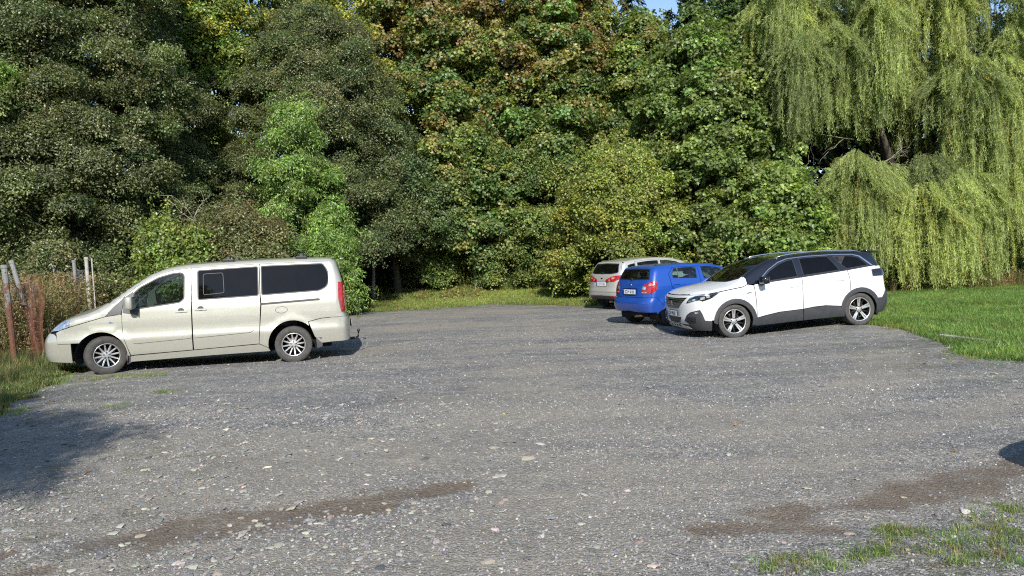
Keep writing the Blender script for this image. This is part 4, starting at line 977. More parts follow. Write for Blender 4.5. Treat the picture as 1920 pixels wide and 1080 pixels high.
def window(body, proj, poly, glass, parent, side=-1, r=.03, seal=.022, off=-.004, name='window', label=None):
    """a pane set in its rubber seal"""
    g = P1(body, proj, poly, name, glass, parent, side=side, off=off, t=.004, gap=0, r=r, label=label)
    sc = 1. if proj in ('side', 'top', 'rx') else 1/CYL
    Q = [(a*sc, b) for a, b in poly]
    if area2(Q) < 0: Q = Q[::-1]
    Q = round_poly(Q, r)
    inn = [(a/sc, b) for a, b in inset_poly(Q, seal)]; out = [(a/sc, b) for a, b in inset_poly(Q, -.004)]
    s = Panel().add(body, proj, out, [inn], side, off=off+.0035, t=.008, gap=0, step=.1).build('window_seal', M['seal'], g)
    return g
def yzs(body, proj, pts): return YZ(body, proj, pts)

# ================================================================ the champagne van
def build_van(loc, yaw):
    B = VAN; root = empty('passenger_van', loc, (0, 0, R_(yaw)))
    tag(root, 'champagne beige passenger van parked nose to the rusty fence posts', 'van')
    C = 'cream'
    dt = [(.36, 1.335), (.55, 1.49), (.88, 1.675), (1.13, 1.752), (1.43, 1.785)]
    for s in (-1, 1):
        k = dict(side=s)
        P1(B, 'side', [(-.53, .57)]+arcp(-.04, .335, .405, .57, .31)+[(.415, .305), (.37, .47), (.31, .70), (.31, 1.03), (.05, 1.0), (-.25, .92), (-.53, .845)], 'fender', C, root, **k)
        p = Panel().add(B, 'front', [(s*76, .565), (s*91, .565), (s*91, .85), (s*80, .80), (s*75, .765), (s*76, .70)], side=s)
        p.build('fender_nose', M[C], root)
        P1(B, 'side', [(.05, 1.0), (.16, 1.14), (.29, 1.265), (.36, 1.33), (.305, 1.035)], 'quarter_trim', 'greyplastic', root, r=.01, **k)
        top = edge_line(B, .08, 3.88, .012, 26, s)
        P1(B, 'side', top[::-1]+[(.10, 1.06), (.18, 1.155), (.31, 1.275)]+dt+[(2.58, 1.815), (3.88, 1.828)], 'roof_rail', C, root, **k)
        # hood flank
        et = edge_line(B, -.53, .10, .012, 8, s)
        # doors
        win1 = [(.50, 1.135), (.49, 1.385), (.60, 1.49), (.9, 1.65), (1.14, 1.715), (1.28, 1.725), (1.335, 1.67), (1.325, 1.25), (1.25, 1.18), (.60, 1.105)]
        P1(B, 'side', [(.42, .315), (.37, .47), (.31, .7), (.31, 1.03)]+dt+[(1.425, .97), (1.42, .345)], 'front_door', C, root, [win1], rh=.035, **k)
        window(B, 'side', win1, 'glass', root, s, .035)
        P1(B, 'side', [(.325, 1.05), (.345, 1.31), (.375, 1.335), (.50, 1.42), (.505, 1.14), (.60, 1.10), (.57, 1.0)], 'mirror_base', 'greyplastic', root, off=.004, t=.006, gap=.003, r=.012, **k)
        win2 = [(1.53, 1.21), (1.53, 1.75), (2.570, 1.785), (2.566, 1.24)]
        P1(B, 'side', [(1.435, .345), (1.44, 1.785), (2.58, 1.812), (2.575, 1.24), (2.585, 1.1), (2.53, .385)], 'sliding_door', C, root, [win2], rh=.05, **k)
        g = window(B, 'side', win2, 'tint', root, s, .05, label='dark privacy glass with an inset sliding pane')
        fr = [(1.63, 1.30), (1.63, 1.675), (1.965, 1.685), (1.98, 1.325)]
        fo = round_poly(fr, .04); fi = inset_poly(fo if area2(fo) > 0 else fo[::-1], .006)
        Panel().add(B, 'side', fo, [fi], s, off=-.001, t=.004, gap=0).build('sliding_pane_frame', M['greyplastic'], g)
        win3 = [(2.600, 1.245), (2.598, 1.79), (3.70, 1.80), (3.765, 1.70), (3.80, 1.60), (3.80, 1.46), (3.75, 1.35), (3.62, 1.285)]
        P1(B, 'side', [(2.53, .385), (2.60, 1.1), (2.59, 1.24), (2.59, 1.812), (3.875, 1.83), (3.875, .80), (3.63, .79), (3.40, .74)]+arcp(3.115, .35, .425, .30, .66)[::-1], 'quarter_panel', C, root, [win3], rh=.045, **k)
        window(B, 'side', win3, 'tint', root, s, .045)
        # sill, mouldings, rail, fuel flap
        P1(B, 'side', [(.42, .30), (1.42, .335), (2.53, .375), (2.69, .30), (2.72, .235), (1.75, .225), (.40, .195)], 'sill', C, root, **k)
        P1(B, 'side', [(.42, .60), (.80, .645), (1.41, .66), (1.41, .555), (.55, .515), (.47, .52)], 'door_moulding', C, root, off=.012, t=.02, bulge=.012, r=.02, **k)
        P1(B, 'side', [(1.44, .66), (2.44, .70), (2.49, .66), (2.40, .60), (1.44, .555)], 'door_moulding', C, root, off=.012, t=.02, bulge=.012, r=.03, **k)
        P1(B, 'side', [(2.60, 1.075), (2.60, 1.118), (3.60, 1.158), (3.64, 1.133), (3.60, 1.112)], 'sliding_rail', 'seal', root, off=.002, t=.006, r=.006, **k)
        if s < 0:
            cap = [(2.94+.108*math.cos(a), .975+.062*math.sin(a)) for a in np.linspace(0, 2*math.pi, 25)[:-1]]
            ci = [(2.94+.101*math.cos(a), .975+.055*math.sin(a)) for a in np.linspace(0, 2*math.pi, 25)[:-1]]
            f = P1(B, 'side', ci, 'fuel_flap', C, root, off=.002, t=.006, gap=0, **k)
            P1(B, 'side', cap, 'flap_gap', 'seal', f, [ci], off=.001, t=.004, gap=0, **k)
        handle(B=None, body=B, parent=root, x=1.26, z=1.03, side=s, mat=C) if False else handle(root, B, 1.26, 1.03, s, C)
        handle(root, B, 1.58, 1.05, s, C)
        P1(B, 'side', [(.09, .885), (.17, .885), (.17, .915), (.09, .915)], 'side_repeater', 'clearlens', root, off=.004, t=.008, r=.014, bulge=.006, gap=0, **k)
        P1(B, 'side', [(.33, .31), (.42, .30), (.46, .20), (.34, .14)], 'mud_flap', 'greyplastic', root, off=-.02, t=.12, **k)
        P1(B, 'side', [(3.52, .44), (3.63, .445), (3.635, .27), (3.53, .235)], 'mud_flap', 'greyplastic', root, off=.004, t=.10, r=.01, **k)
        P1(B, 'side', [(3.50, .46), (3.40, .735), (3.63, .785), (3.875, .797), (3.875, .345), (3.62, .335)], 'bumper_side', C, root, off=.004, **k)
        # lamps
        h = P1(B, 'front', [(s*60, .765), (s*59, .81), (s*67, .935), (s*78, 1.0), (s*91, 1.03), (s*91, .86), (s*80, .80)], 'headlight', 'clearlens', root, off=.006, t=.03, gap=.004, r=.02, **k)
        P1(B, 'front', [(s*66, .80), (s*66, .84), (s*74, .93), (s*84, .96), (s*84, .86), (s*76, .81)], 'reflector', 'reflector', h, off=.008, t=.006, gap=0, r=.02, **k)
        tl = Panel().add(B, 'rear', [(s*64, .89), (s*66, 1.44), (s*80, 1.44), (s*81, 1.15), (s*78, .89)], side=s, off=.012, t=.02, r=.01).build('tail_light', M['red'], root)
        Panel().add(B, 'rear', [(s*66, .98), (s*66, 1.36), (s*70, 1.38), (s*74, 1.15), (s*72, .98)], side=s, off=.016, t=.006, r=.02).build('lens_clear', M['redlite'], tl)
        fg = P1(B, 'front', [(s*48, .33), (s*48, .42), (s*57, .43), (s*57, .34)], 'fog_light', 'clearlens', root, off=.004, t=.01, r=.03, gap=0, **k)
        mirror(root, B, .50, 1.20, s, None, C, .20, .235, out=.26)
        wheel(root, .80, 0, .332, .215, .205, 'multi', s, R_(25))
        wheel(root, .80, 3.122, .332, .215, .205, 'multi', s)
        liner(root, -.04, .34, .42, .45, .91, s); liner(root, 3.115, .35, .44, .45, .91, s)
    # hood
    hood = Panel()
    fe = [(-.52, .80), (-.62, .70), (-.75, .54), (-.86, .34), (-.90, 0)]
    left = [(x, -y) for x, y in fe]; right = [(x, y) for x, y in fe[:-1]][::-1]
    cowl = [(.09, .82), (.03, .62), (-.02, .35), (-.04, 0), (-.02, -.35), (.03, -.62), (.09, -.82)]
    rl = roof_line(B, -.5, .08, .012, 5)
    hood.add(B, 'top', left+right+rl+cowl[1:-1]+[(x, -y) for x, y in rl][::-1], off=-.001, gap=.003)
    for s in (-1, 1):
        et = edge_line(B, -.53, .10, .01, 8, s)
        hood.add(B, 'side', [(-.53, .85), (-.25, .925), (.05, 1.003), (.10, 1.055)]+et[::-1], side=s)
        hood.add(B, 'front', [(s*91, 1.035), (s*78, 1.005), (s*67, .94), (s*59, .815), (s*52, .85), (s*60, 1.0), (s*91, 1.12)], side=s, off=-.002)
    hood.build('hood', M[C], root)
    ws = window(B, 'top', [(x, y) for x, y in cowl]+[(x, -y) for x, y in roof_line(B, .12, .95, -.012, 8)]+[(x, y) for x, y in roof_line(B, .12, .95, -.012, 8)][::-1], 'wind', root, seal=.03, name='windscreen')
    rl = roof_line(B, .965, 3.93, .012, 24)
    P1(B, 'top', rl+[(4.0, .55), (4.02, .3), (4.02, -.3), (4.0, -.55)]+[(x, -y) for x, y in rl][::-1], 'roof', C, root, off=-.002, step=.12)
    # tail
    rw = yzs(B, 'rear', [(-.66, 1.20), (-.62, 1.74), (.62, 1.74), (.66, 1.20)])
    P1(B, 'rear', [(-91, .80), (-91, 1.84), (-60, 1.86), (0, 1.86), (60, 1.86), (91, 1.84), (91, .80)], 'tailgate', C, root, [rw], off=0, gap=0)
    window(B, 'rear', rw, 'tint', root, r=0)
    P1(B, 'rear', [(-91, .35), (-91, .797), (91, .797), (91, .35)], 'rear_bumper', C, root, off=.012, t=.03)
    plate(root, (4.175, 0, .62), 0, 0, STROKES)
    # nose
    P1(B, 'front', [(-91, .235), (-91, .565), (-77, .565), (-76, .70), (-72, .745), (-55, .76), (0, .76), (55, .76), (72, .745), (76, .70), (77, .565), (91, .565), (91, .235), (60, .27), (0, .30), (-60, .27)], 'front_bumper', C, root,
       [yzs(B, 'front', [(-.42, .36), (-.46, .50), (.46, .50), (.42, .36)])], off=.004)
    P1(B, 'front', [(-62, .60), (-58, .79), (58, .79), (62, .60)], 'nose_core', 'seal', root, off=-.03)
    P1(B, 'front', [(-91, .25), (-91, .83), (-60, .80), (60, .80), (91, .83), (91, .25)], 'bumper_core', 'under', root, off=-.04)
    P1(B, 'front', [(-58, .775), (-55, .83), (0, .87), (55, .83), (58, .775)], 'grille', 'plastic', root, off=-.004)
    # floor, sealing the cabin from below
    bm = bmesh.new(); rbox(bm, (1.55, 0, .33), (2.2, 1.70, .14), .02); rbox(bm, (1.5, 0, .30), (4.6, .9, .16), .02); rbox(bm, (-.1, 0, .75), (.7, 1.0, .4), .05)
    bm_obj('underbody', bm, M['under'], root)
    bm = bmesh.new(); rbox(bm, (.42, 0, .93), (.42, 1.62, .26), .08, (0, -.15, 0)); rbox(bm, (.52, -.42, 1.08), (.24, .44, .10), .04); bm_obj('dashboard', bm, M['dash'], root)
    steering(root, .80, -.42, 1.06, .55)
    seat(root, 1.12, -.42, .75); seat(root, 1.12, .38, .75, .9)
    seat(root, 2.05, 0, .75, 1.4); seat(root, 2.95, 0, .75, 1.4)
    bm = bmesh.new(); rbox(bm, (.62, 0, 1.50), (.03, .24, .07), .015); tube(bm, [(.62, 0, 1.52), (.60, 0, 1.60)], .008); bm_obj('rear_view_mirror', bm, M['dash'], root)
    # roof bar feet
    for x in (2.05, 3.32):
        for s in (-1, 1):
            z = float(B.T(x))-.05; bm = bmesh.new()
            rbox(bm, (x, s*.66, z+.03), (.20, .07, .06), .012); rbox(bm, (x, s*.66, z+.07), (.11, .06, .08), .02, taper=.7); bm_obj('roof_bar_foot', bm, M['seal'], root)
    # tow hitch
    bm = bmesh.new(); tube(bm, [(3.9, 0, .30), (4.25, 0, .30), (4.31, 0, .34), (4.32, 0, .43)], .02, 8)
    bmesh.ops.create_uvsphere(bm, u_segments=12, v_segments=8, radius=.03, matrix=Matrix.Translation((4.32, 0, .455))); bm_obj('tow_ball', bm, M['seal'], root, True)
    bm = bmesh.new(); tube(bm, [(4.03, -.3, 1.87), (4.09, 0, 1.875), (4.03, .3, 1.87)], .02, 6); bm_obj('tailgate_lip', bm, M[C], root, True)
    return root

# ================================================================ the white sport-utility car
def build_suv(loc, yaw, pitch):
    B = SUV; root = empty('white_suv', loc, (0, -R_(pitch), R_(yaw)))
    tag(root, 'white SUV with black roof and grey wheel arch cladding beside the lawn', 'car')
    W = 'white'
    belt = [(.50, 1.075), (.88, 1.095), (1.6, 1.135), (2.45, 1.185), (3.17, 1.238), (3.31, 1.25)]
    bz = tab(belt, .02)
    for s in (-1, 1):
        k = dict(side=s); fa = (.02, .35, .455); ra = (2.855, .35, .455)
        P1(B, 'side', [(-.51, .41)]+arcp(*fa, .41, .39)+[(.50, .385), (.495, .72), (.47, 1.055), (.34, 1.085), (.24, 1.045), (-.37, .975), (-.51, .965)], 'fender', W, root, **k)
        P1(B, 'side', arcp(.02, .35, .47, .36, .24)+arcp(.01, .34, .385, .33, .24)[::-1], 'arch_cladding', 'plastic', root, off=.014, t=.03, gap=0, **k)
        P1(B, 'side', arcp(2.855, .35, .47, .24, .30)+arcp(2.85, .34, .385, .24, .28)[::-1], 'arch_cladding', 'plastic', root, off=.014, t=.03, gap=0, **k)
        P1(B, 'side', [(.47, .22), (.485, .375), (.70, .415), (1.0, .455), (1.53, .47), (1.535, .235)], 'sill_cladding', 'plastic', root, off=.012, t=.03, bulge=.008, **k)
        P1(B, 'side', [(1.54, .235), (1.54, .472), (1.80, .495), (2.05, .50), (2.395, .455), (2.42, .24)], 'sill_cladding', 'plastic', root, off=.012, t=.03, bulge=.008, **k)
        P1(B, 'side', [(.505, .385), (.50, .72), (.478, 1.06), (.50, 1.075), (.88, 1.095), (1.57, 1.133), (1.545, .9), (1.54, .475), (1.0, .46), (.70, .42)], 'front_door', W, root, **k)
        P1(B, 'side', [(1.545, .475), (1.55, .9), (1.575, 1.133), (2.45, 1.185), (2.635, 1.198), (2.64, .9), (2.60, .735)]+arcp(*ra, .455, .72)[:7][::-1]+[(2.05, .505), (1.80, .50)], 'rear_door', W, root, **k) if False else \
        P1(B, 'side', [(1.545, .477), (1.55, .9), (1.575, 1.133), (2.45, 1.185), (2.635, 1.198), (2.645, .95), (2.63, .745), (2.52, .655), (2.45, .56), (2.41, .46), (2.05, .505), (1.80, .50)], 'rear_door', W, root, **k)
        q = [p for p in arcp(*ra, .46, .56) if p[0] > 2.62]
        P1(B, 'side', [(2.64, .75), (2.65, .95), (2.642, 1.198), (3.17, 1.24), (3.315, 1.25), (3.315, .56)]+q[::-1], 'quarter_panel', W, root, **k)
        # upper body: gloss black with bright line
        top = edge_line(B, .34, 3.32, .012, 24, s)
        dlo = [(.56, 1.10), (.88, 1.335), (1.12, 1.46), (1.35, 1.525), (1.80, 1.545), (2.36, 1.535), (2.84, 1.505), (3.00, 1.46), (3.22, 1.262), (3.17, 1.252), (2.45, 1.198), (1.6, 1.148), (.88, 1.108)]
        # holes for three windows
        w1 = [(.60, 1.112), (.89, 1.325), (1.13, 1.45), (1.35, 1.512), (1.475, 1.52), (1.49, 1.155), (.88, 1.118)]
        w2 = [(1.62, 1.165), (1.615, 1.53), (1.80, 1.535), (2.27, 1.53), (2.36, 1.40), (2.475, 1.21), (2.45, 1.208)]
        w3 = [(2.385, 1.525), (2.70, 1.505), (2.84, 1.49), (2.98, 1.45), (3.17, 1.268), (2.64, 1.228), (2.54, 1.32)]
        P1(B, 'side', top[::-1]+[(.34, 1.09), (.50, 1.08)]+belt[1:]+[], 'upper_side', 'gloss_black', root, [w1, w2, w3], rh=.012, **k)
        window(B, 'side', w1, 'tint2', root, s, .012, .012); window(B, 'side', w2, 'tint', root, s, .012, .012); window(B, 'side', w3, 'tint', root, s, .012, .012)
        # bright line over the windows and down the rear pillar
        up = [(.62, 1.165), (.88, 1.36), (1.12, 1.485), (1.35, 1.548), (1.80, 1.566), (2.36, 1.556), (2.86, 1.528), (3.03, 1.475), (3.275, 1.25)]
        lo = [(.62, 1.150), (.88, 1.345), (1.12, 1.470), (1.35, 1.532), (1.80, 1.550), (2.36, 1.540), (2.84, 1.512), (2.995, 1.462), (3.215, 1.262)]
        P1(B, 'side', up+lo[::-1], 'bright_trim', 'roofchrome', root, off=.004, t=.006, gap=0, **k)
        P1(B, 'side', [(.60, 1.088)]+[(x, float(bz(x))+.004) for x in (.88, 1.6, 2.45, 3.17)]+[(3.17, 1.256), (2.45, 1.202), (1.6, 1.151), (.88, 1.111), (.60, 1.100)], 'belt_strip', 'seal', root, off=.004, t=.008, gap=0, **k)
        # roof rail bar
        e = B.edge(np.linspace(1.08, 3.1, 12), s); bm = bmesh.new()
        pts = [(x, y-s*.015, z+.045-.03*(abs(i-5.5)/5.5)**6) for i, (x, y, z) in enumerate(e)]; tube(bm, pts, [.008]+[.014]*10+[.008], 8); bm_obj('roof_rail', bm, M['roofchrome'], root, True)
        handle(root, B, 1.37, .965, s, W, .20, False); handle(root, B, 2.42, 1.01, s, W, .20, False)
        P1(B, 'side', [(-.30, .975), (.24, 1.038), (.27, 1.058), (-.28, .993)], 'accent_strip', 'gloss_black', root, off=.003, t=.006, gap=0, **k)
        P1(B, 'side', [(.30, .90), (.40, .905), (.40, .925), (.30, .92)], 'badge', 'chrome', root, off=.004, t=.006, gap=0, **k)
        # hood flank
        # headlight
        h = Panel()
        h.add(B, 'front', [(s*56, .785), (s*60, .86), (s*70, .93), (s*82, .955), (s*90, .963), (s*90, .855), (s*80, .815), (s*76, .845), (s*68, .825), (s*62, .795)], side=s, off=.004, t=.02, gap=0)
        h.add(B, 'side', [(-.50, .963), (-.28, .975), (-.36, .93), (-.44, .88), (-.50, .855)], side=s, off=.004, t=.02, gap=0)
        h = h.build('headlight', M['gloss_black'], root)
        for (a0, z0_, a1, z1_) in ((60, .80, 65, .835), (66, .84, 71, .86), (77, .85, 83, .90), (85, .88, 90, .935)):
            P1(B, 'front', [(s*a0, z0_), (s*a1, z0_+.005), (s*a1, z1_+.01), (s*a0, z1_)], 'lamp_lens', 'reflector', h, off=.008, t=.005, gap=0, r=.01, **k)
        P1(B, 'front', [(s*62, .89), (s*72, .935), (s*86, .948), (s*86, .940), (s*72, .925), (s*63, .88)], 'light_strip', 'reflector', h, off=.008, t=.005, gap=0, **k)
        # fog area
        P1(B, 'front', [(s*50, .42), (s*56, .545), (s*63, .605), (s*76, .645), (s*79, .56), (s*82, .42), (s*91, .40), (s*91, .20), (s*70, .22), (s*62, .33)], 'fog_surround', 'plastic', root, off=.008, t=.03, gap=0, r=.01, **k)
        for j in range(4): P1(B, 'front', [(s*56, .385+j*.032), (s*70, .385+j*.032), (s*70, .40+j*.032), (s*56, .40+j*.032)], 'fog_slat', 'gloss_black', root, off=.016, t=.008, gap=0, **k)
        P1(B, 'front', [(s*69, .565), (s*69, .60), (s*74, .605), (s*74, .57)], 'fog_light', 'clearlens', root, off=.014, t=.01, gap=0, r=.02, **k)
        # tail lamp (dark) and lower rear
        t = Panel(); t.add(B, 'side', [(3.19, 1.035), (3.20, 1.165), (3.30, 1.175), (3.30, 1.03)], side=s, off=.02, t=.03, gap=0)
        t.add(B, 'rear', [(s*90, 1.03), (s*90, 1.175), (s*50, 1.17), (s*50, 1.03)], side=s, off=.02, t=.03, gap=0); t.build('tail_light', M['smoke'], root)
        P1(B, 'side', [(3.235, .54), (3.315, .545), (3.315, .25), (3.22, .24)], 'bumper_cladding', 'plastic', root, off=.012, t=.03, **k)
        mirror(root, B, .64, 1.13, s, None, 'gloss_black', .25, .16, out=.28)
        wheel(root, .80, 0, .352, .225, .245, 'twin', s, 0); wheel(root, .80, 2.84, .352, .225, .245, 'twin', s)
        liner(root, .01, .35, .42, .42, .90, s); liner(root, 2.85, .35, .42, .42, .90, s)
    # front
    grille = yzs(B, 'front', [(-.60, .905), (-.30, .892), (0, .888), (.30, .892), (.60, .905), (.30, .665), (0, .655), (-.30, .665)])
    intake = yzs(B, 'front', [(-.38, .49), (0, .485), (.38, .49), (.28, .36), (0, .355), (-.28, .36)])
    P1(B, 'front', [(-91, .40), (-91, .965), (-82, .957), (-63, .95), (-40, .945), (0, .94), (40, .945), (63, .95), (82, .957), (91, .965), (91, .40), (81, .40), (68, .335), (52, .335), (30, .345), (0, .35), (-30, .345), (-52, .335), (-68, .335), (-81, .40)], 'front_bumper', W, root, [grille, intake])
    g = P1(B, 'front', grille, 'grille', 'gloss_black', root, off=-.012, t=.02, gap=-.004)
    for j in range(5):
        z = .70+j*.042; hw = .31+(.27*(z-.665)/.24)
        P1(B, 'front', yzs(B, 'front', [(-hw, z-.006), (0, z-.008), (hw, z-.006), (hw, z+.006), (0, z+.004), (-hw, z+.006)]), 'grille_bar', 'greyplastic', g, off=-.004, t=.008, gap=0)
    bm = bmesh.new(); rbox(bm, (-.972, 0, .775), (.012, .035, .10), .005, (0, 0, 0), 1, .7); rbox(bm, (-.975, .03, .80), (.010, .02, .045), .004, (.5, 0, 0), 1); rbox(bm, (-.975, -.022, .735), (.010, .018, .04), .004, (.4, 0, 0), 1)
    bm_obj('emblem', bm, M['chrome'], g)
    P1(B, 'front', intake, 'lower_intake', 'plastic', root, off=-.02, t=.02, gap=-.004)
    P1(B, 'front', [(-72, .19), (-66, .325), (0, .345), (66, .325), (72, .19), (0, .21)], 'lower_bumper', 'plastic', root, off=0, t=.03)
    sk = yzs(B, 'front', [(-.58, .245), (-.50, .30), (-.30, .335), (0, .345), (.30, .335), (.50, .30), (.58, .245), (.30, .255), (0, .26), (-.30, .255)])
    hs = [yzs(B, 'front', [(c-.045, .285), (c-.055, .325), (c+.055, .325), (c+.045, .285)]) for c in (-.22, -.075, .075, .22)]
    P1(B, 'front', sk, 'skid_plate', 'alloy', root, hs, off=.012, t=.012, gap=0)
    P1(B, 'front', [(-91, .25), (-91, .93), (91, .93), (91, .25)], 'bumper_core', 'under', root, off=-.05)
    plate(root, (-.985, 0, .565), math.pi, 0, STROKES)
    hood = Panel()
    fe = [(-.50, .855), (-.62, .80), (-.76, .66), (-.84, .50), (-.885, .25), (-.895, 0)]
    left = [(x, -y) for x, y in fe]; right = [(x, y) for x, y in fe[:-1]][::-1]
    rl = roof_line(B, -.48, .26, .012, 6)
    cowl = [(.22, .70), (.05, .50), (-.05, .25), (-.08, 0), (-.05, -.25), (.05, -.50), (.22, -.70)]
    hood.add(B, 'top', left+right+rl+cowl+[(x, -y) for x, y in rl][::-1], off=-.001, gap=.002)
    for s in (-1, 1):
        et = edge_line(B, -.51, .33, .012, 8, s)
        hood.add(B, 'side', [(-.51, .968), (-.37, .982), (.24, 1.05), (.335, 1.09)]+et[::-1], side=s)
        hood.add(B, 'front', [(s*91, .968), (s*82, .96), (s*63, .954), (s*60, 1.0), (s*91, 1.03)], side=s, off=-.003)
    hood.build('hood', M[W], root)
    rl = roof_line(B, .30, 1.0, -.03, 8)
    window(B, 'top', cowl+[(x, -y) for x, y in rl]+[(1.04, -.3), (1.04, .3)]+[(x, y) for x, y in rl][::-1], 'tint2', root, seal=.03, name='windscreen', r=0)
    rl = roof_line(B, 1.0, 3.36, .012, 20)
    rl2 = [(.30, rl[0][1])]
    P1(B, 'top', rl+[(3.40, .5), (3.44, .3), (3.44, -.3), (3.40, -.5)]+[(x, -y) for x, y in rl][::-1]+[(1.05, -.3), (1.05, .3)], 'roof', 'gloss_black', root, off=-.002, step=.12)
    for s in (-1, 1):
        rr = roof_line(B, .30, 1.0, .012, 8); r2 = roof_line(B, .30, 1.0, -.028, 8)
        P1(B, 'top', [(x, s*y) for x, y in rr]+[(x, s*y) for x, y in r2][::-1], 'windscreen_pillar', 'gloss_black', root, off=-.002, gap=0)
    # spoiler
    bm = bmesh.new(); rbox(bm, (3.40, 0, 1.545), (.26, 1.22, .045), .018, (0, .12, 0)); bm_obj('spoiler', bm, M['gloss_black'], root)
    rw = yzs(B, 'rear', [(-.62, 1.24), (-.56, 1.48), (.56, 1.48), (.62, 1.24)])
    P1(B, 'rear', [(-91, 1.245), (-91, 1.50), (-60, 1.54), (60, 1.54), (91, 1.50), (91, 1.245)], 'tailgate_upper', 'gloss_black', root, [rw], gap=0)
    window(B, 'rear', rw, 'tint', root, r=0)
    P1(B, 'rear', [(-91, .56), (-91, 1.24), (91, 1.24), (91, .56), (84, .56), (78, .68), (-78, .68), (-84, .56)], 'tailgate', W, root)
    P1(B, 'rear', [(-91, .25), (-91, .555), (-84, .56), (-78, .70), (78, .70), (84, .56), (91, .555), (91, .25), (0, .33)], 'rear_bumper', 'plastic', root, off=.014, t=.03)
    bm = bmesh.new(); rbox(bm, (1.42, 0, .32), (2.0, 1.70, .14), .02); rbox(bm, (1.4, 0, .32), (4.2, .84, .16), .02); rbox(bm, (-.1, 0, .72), (.7, 1.0, .4), .05); bm_obj('underbody', bm, M['under'], root)
    bm = bmesh.new(); rbox(bm, (.62, 0, .96), (.45, 1.55, .22), .08, (0, -.15, 0)); bm_obj('dashboard', bm, M['dash'], root)
    steering(root, 1.0, -.38, 1.0, .45)
    seat(root, 1.30, -.38, .62); seat(root, 1.30, .38, .62); seat(root, 2.15, 0, .62, 1.3)
    bm = bmesh.new(); rbox(bm, (.86, 0, 1.42), (.03, .24, .07), .015); bm_obj('rear_view_mirror', bm, M['dash'], root)
    return root

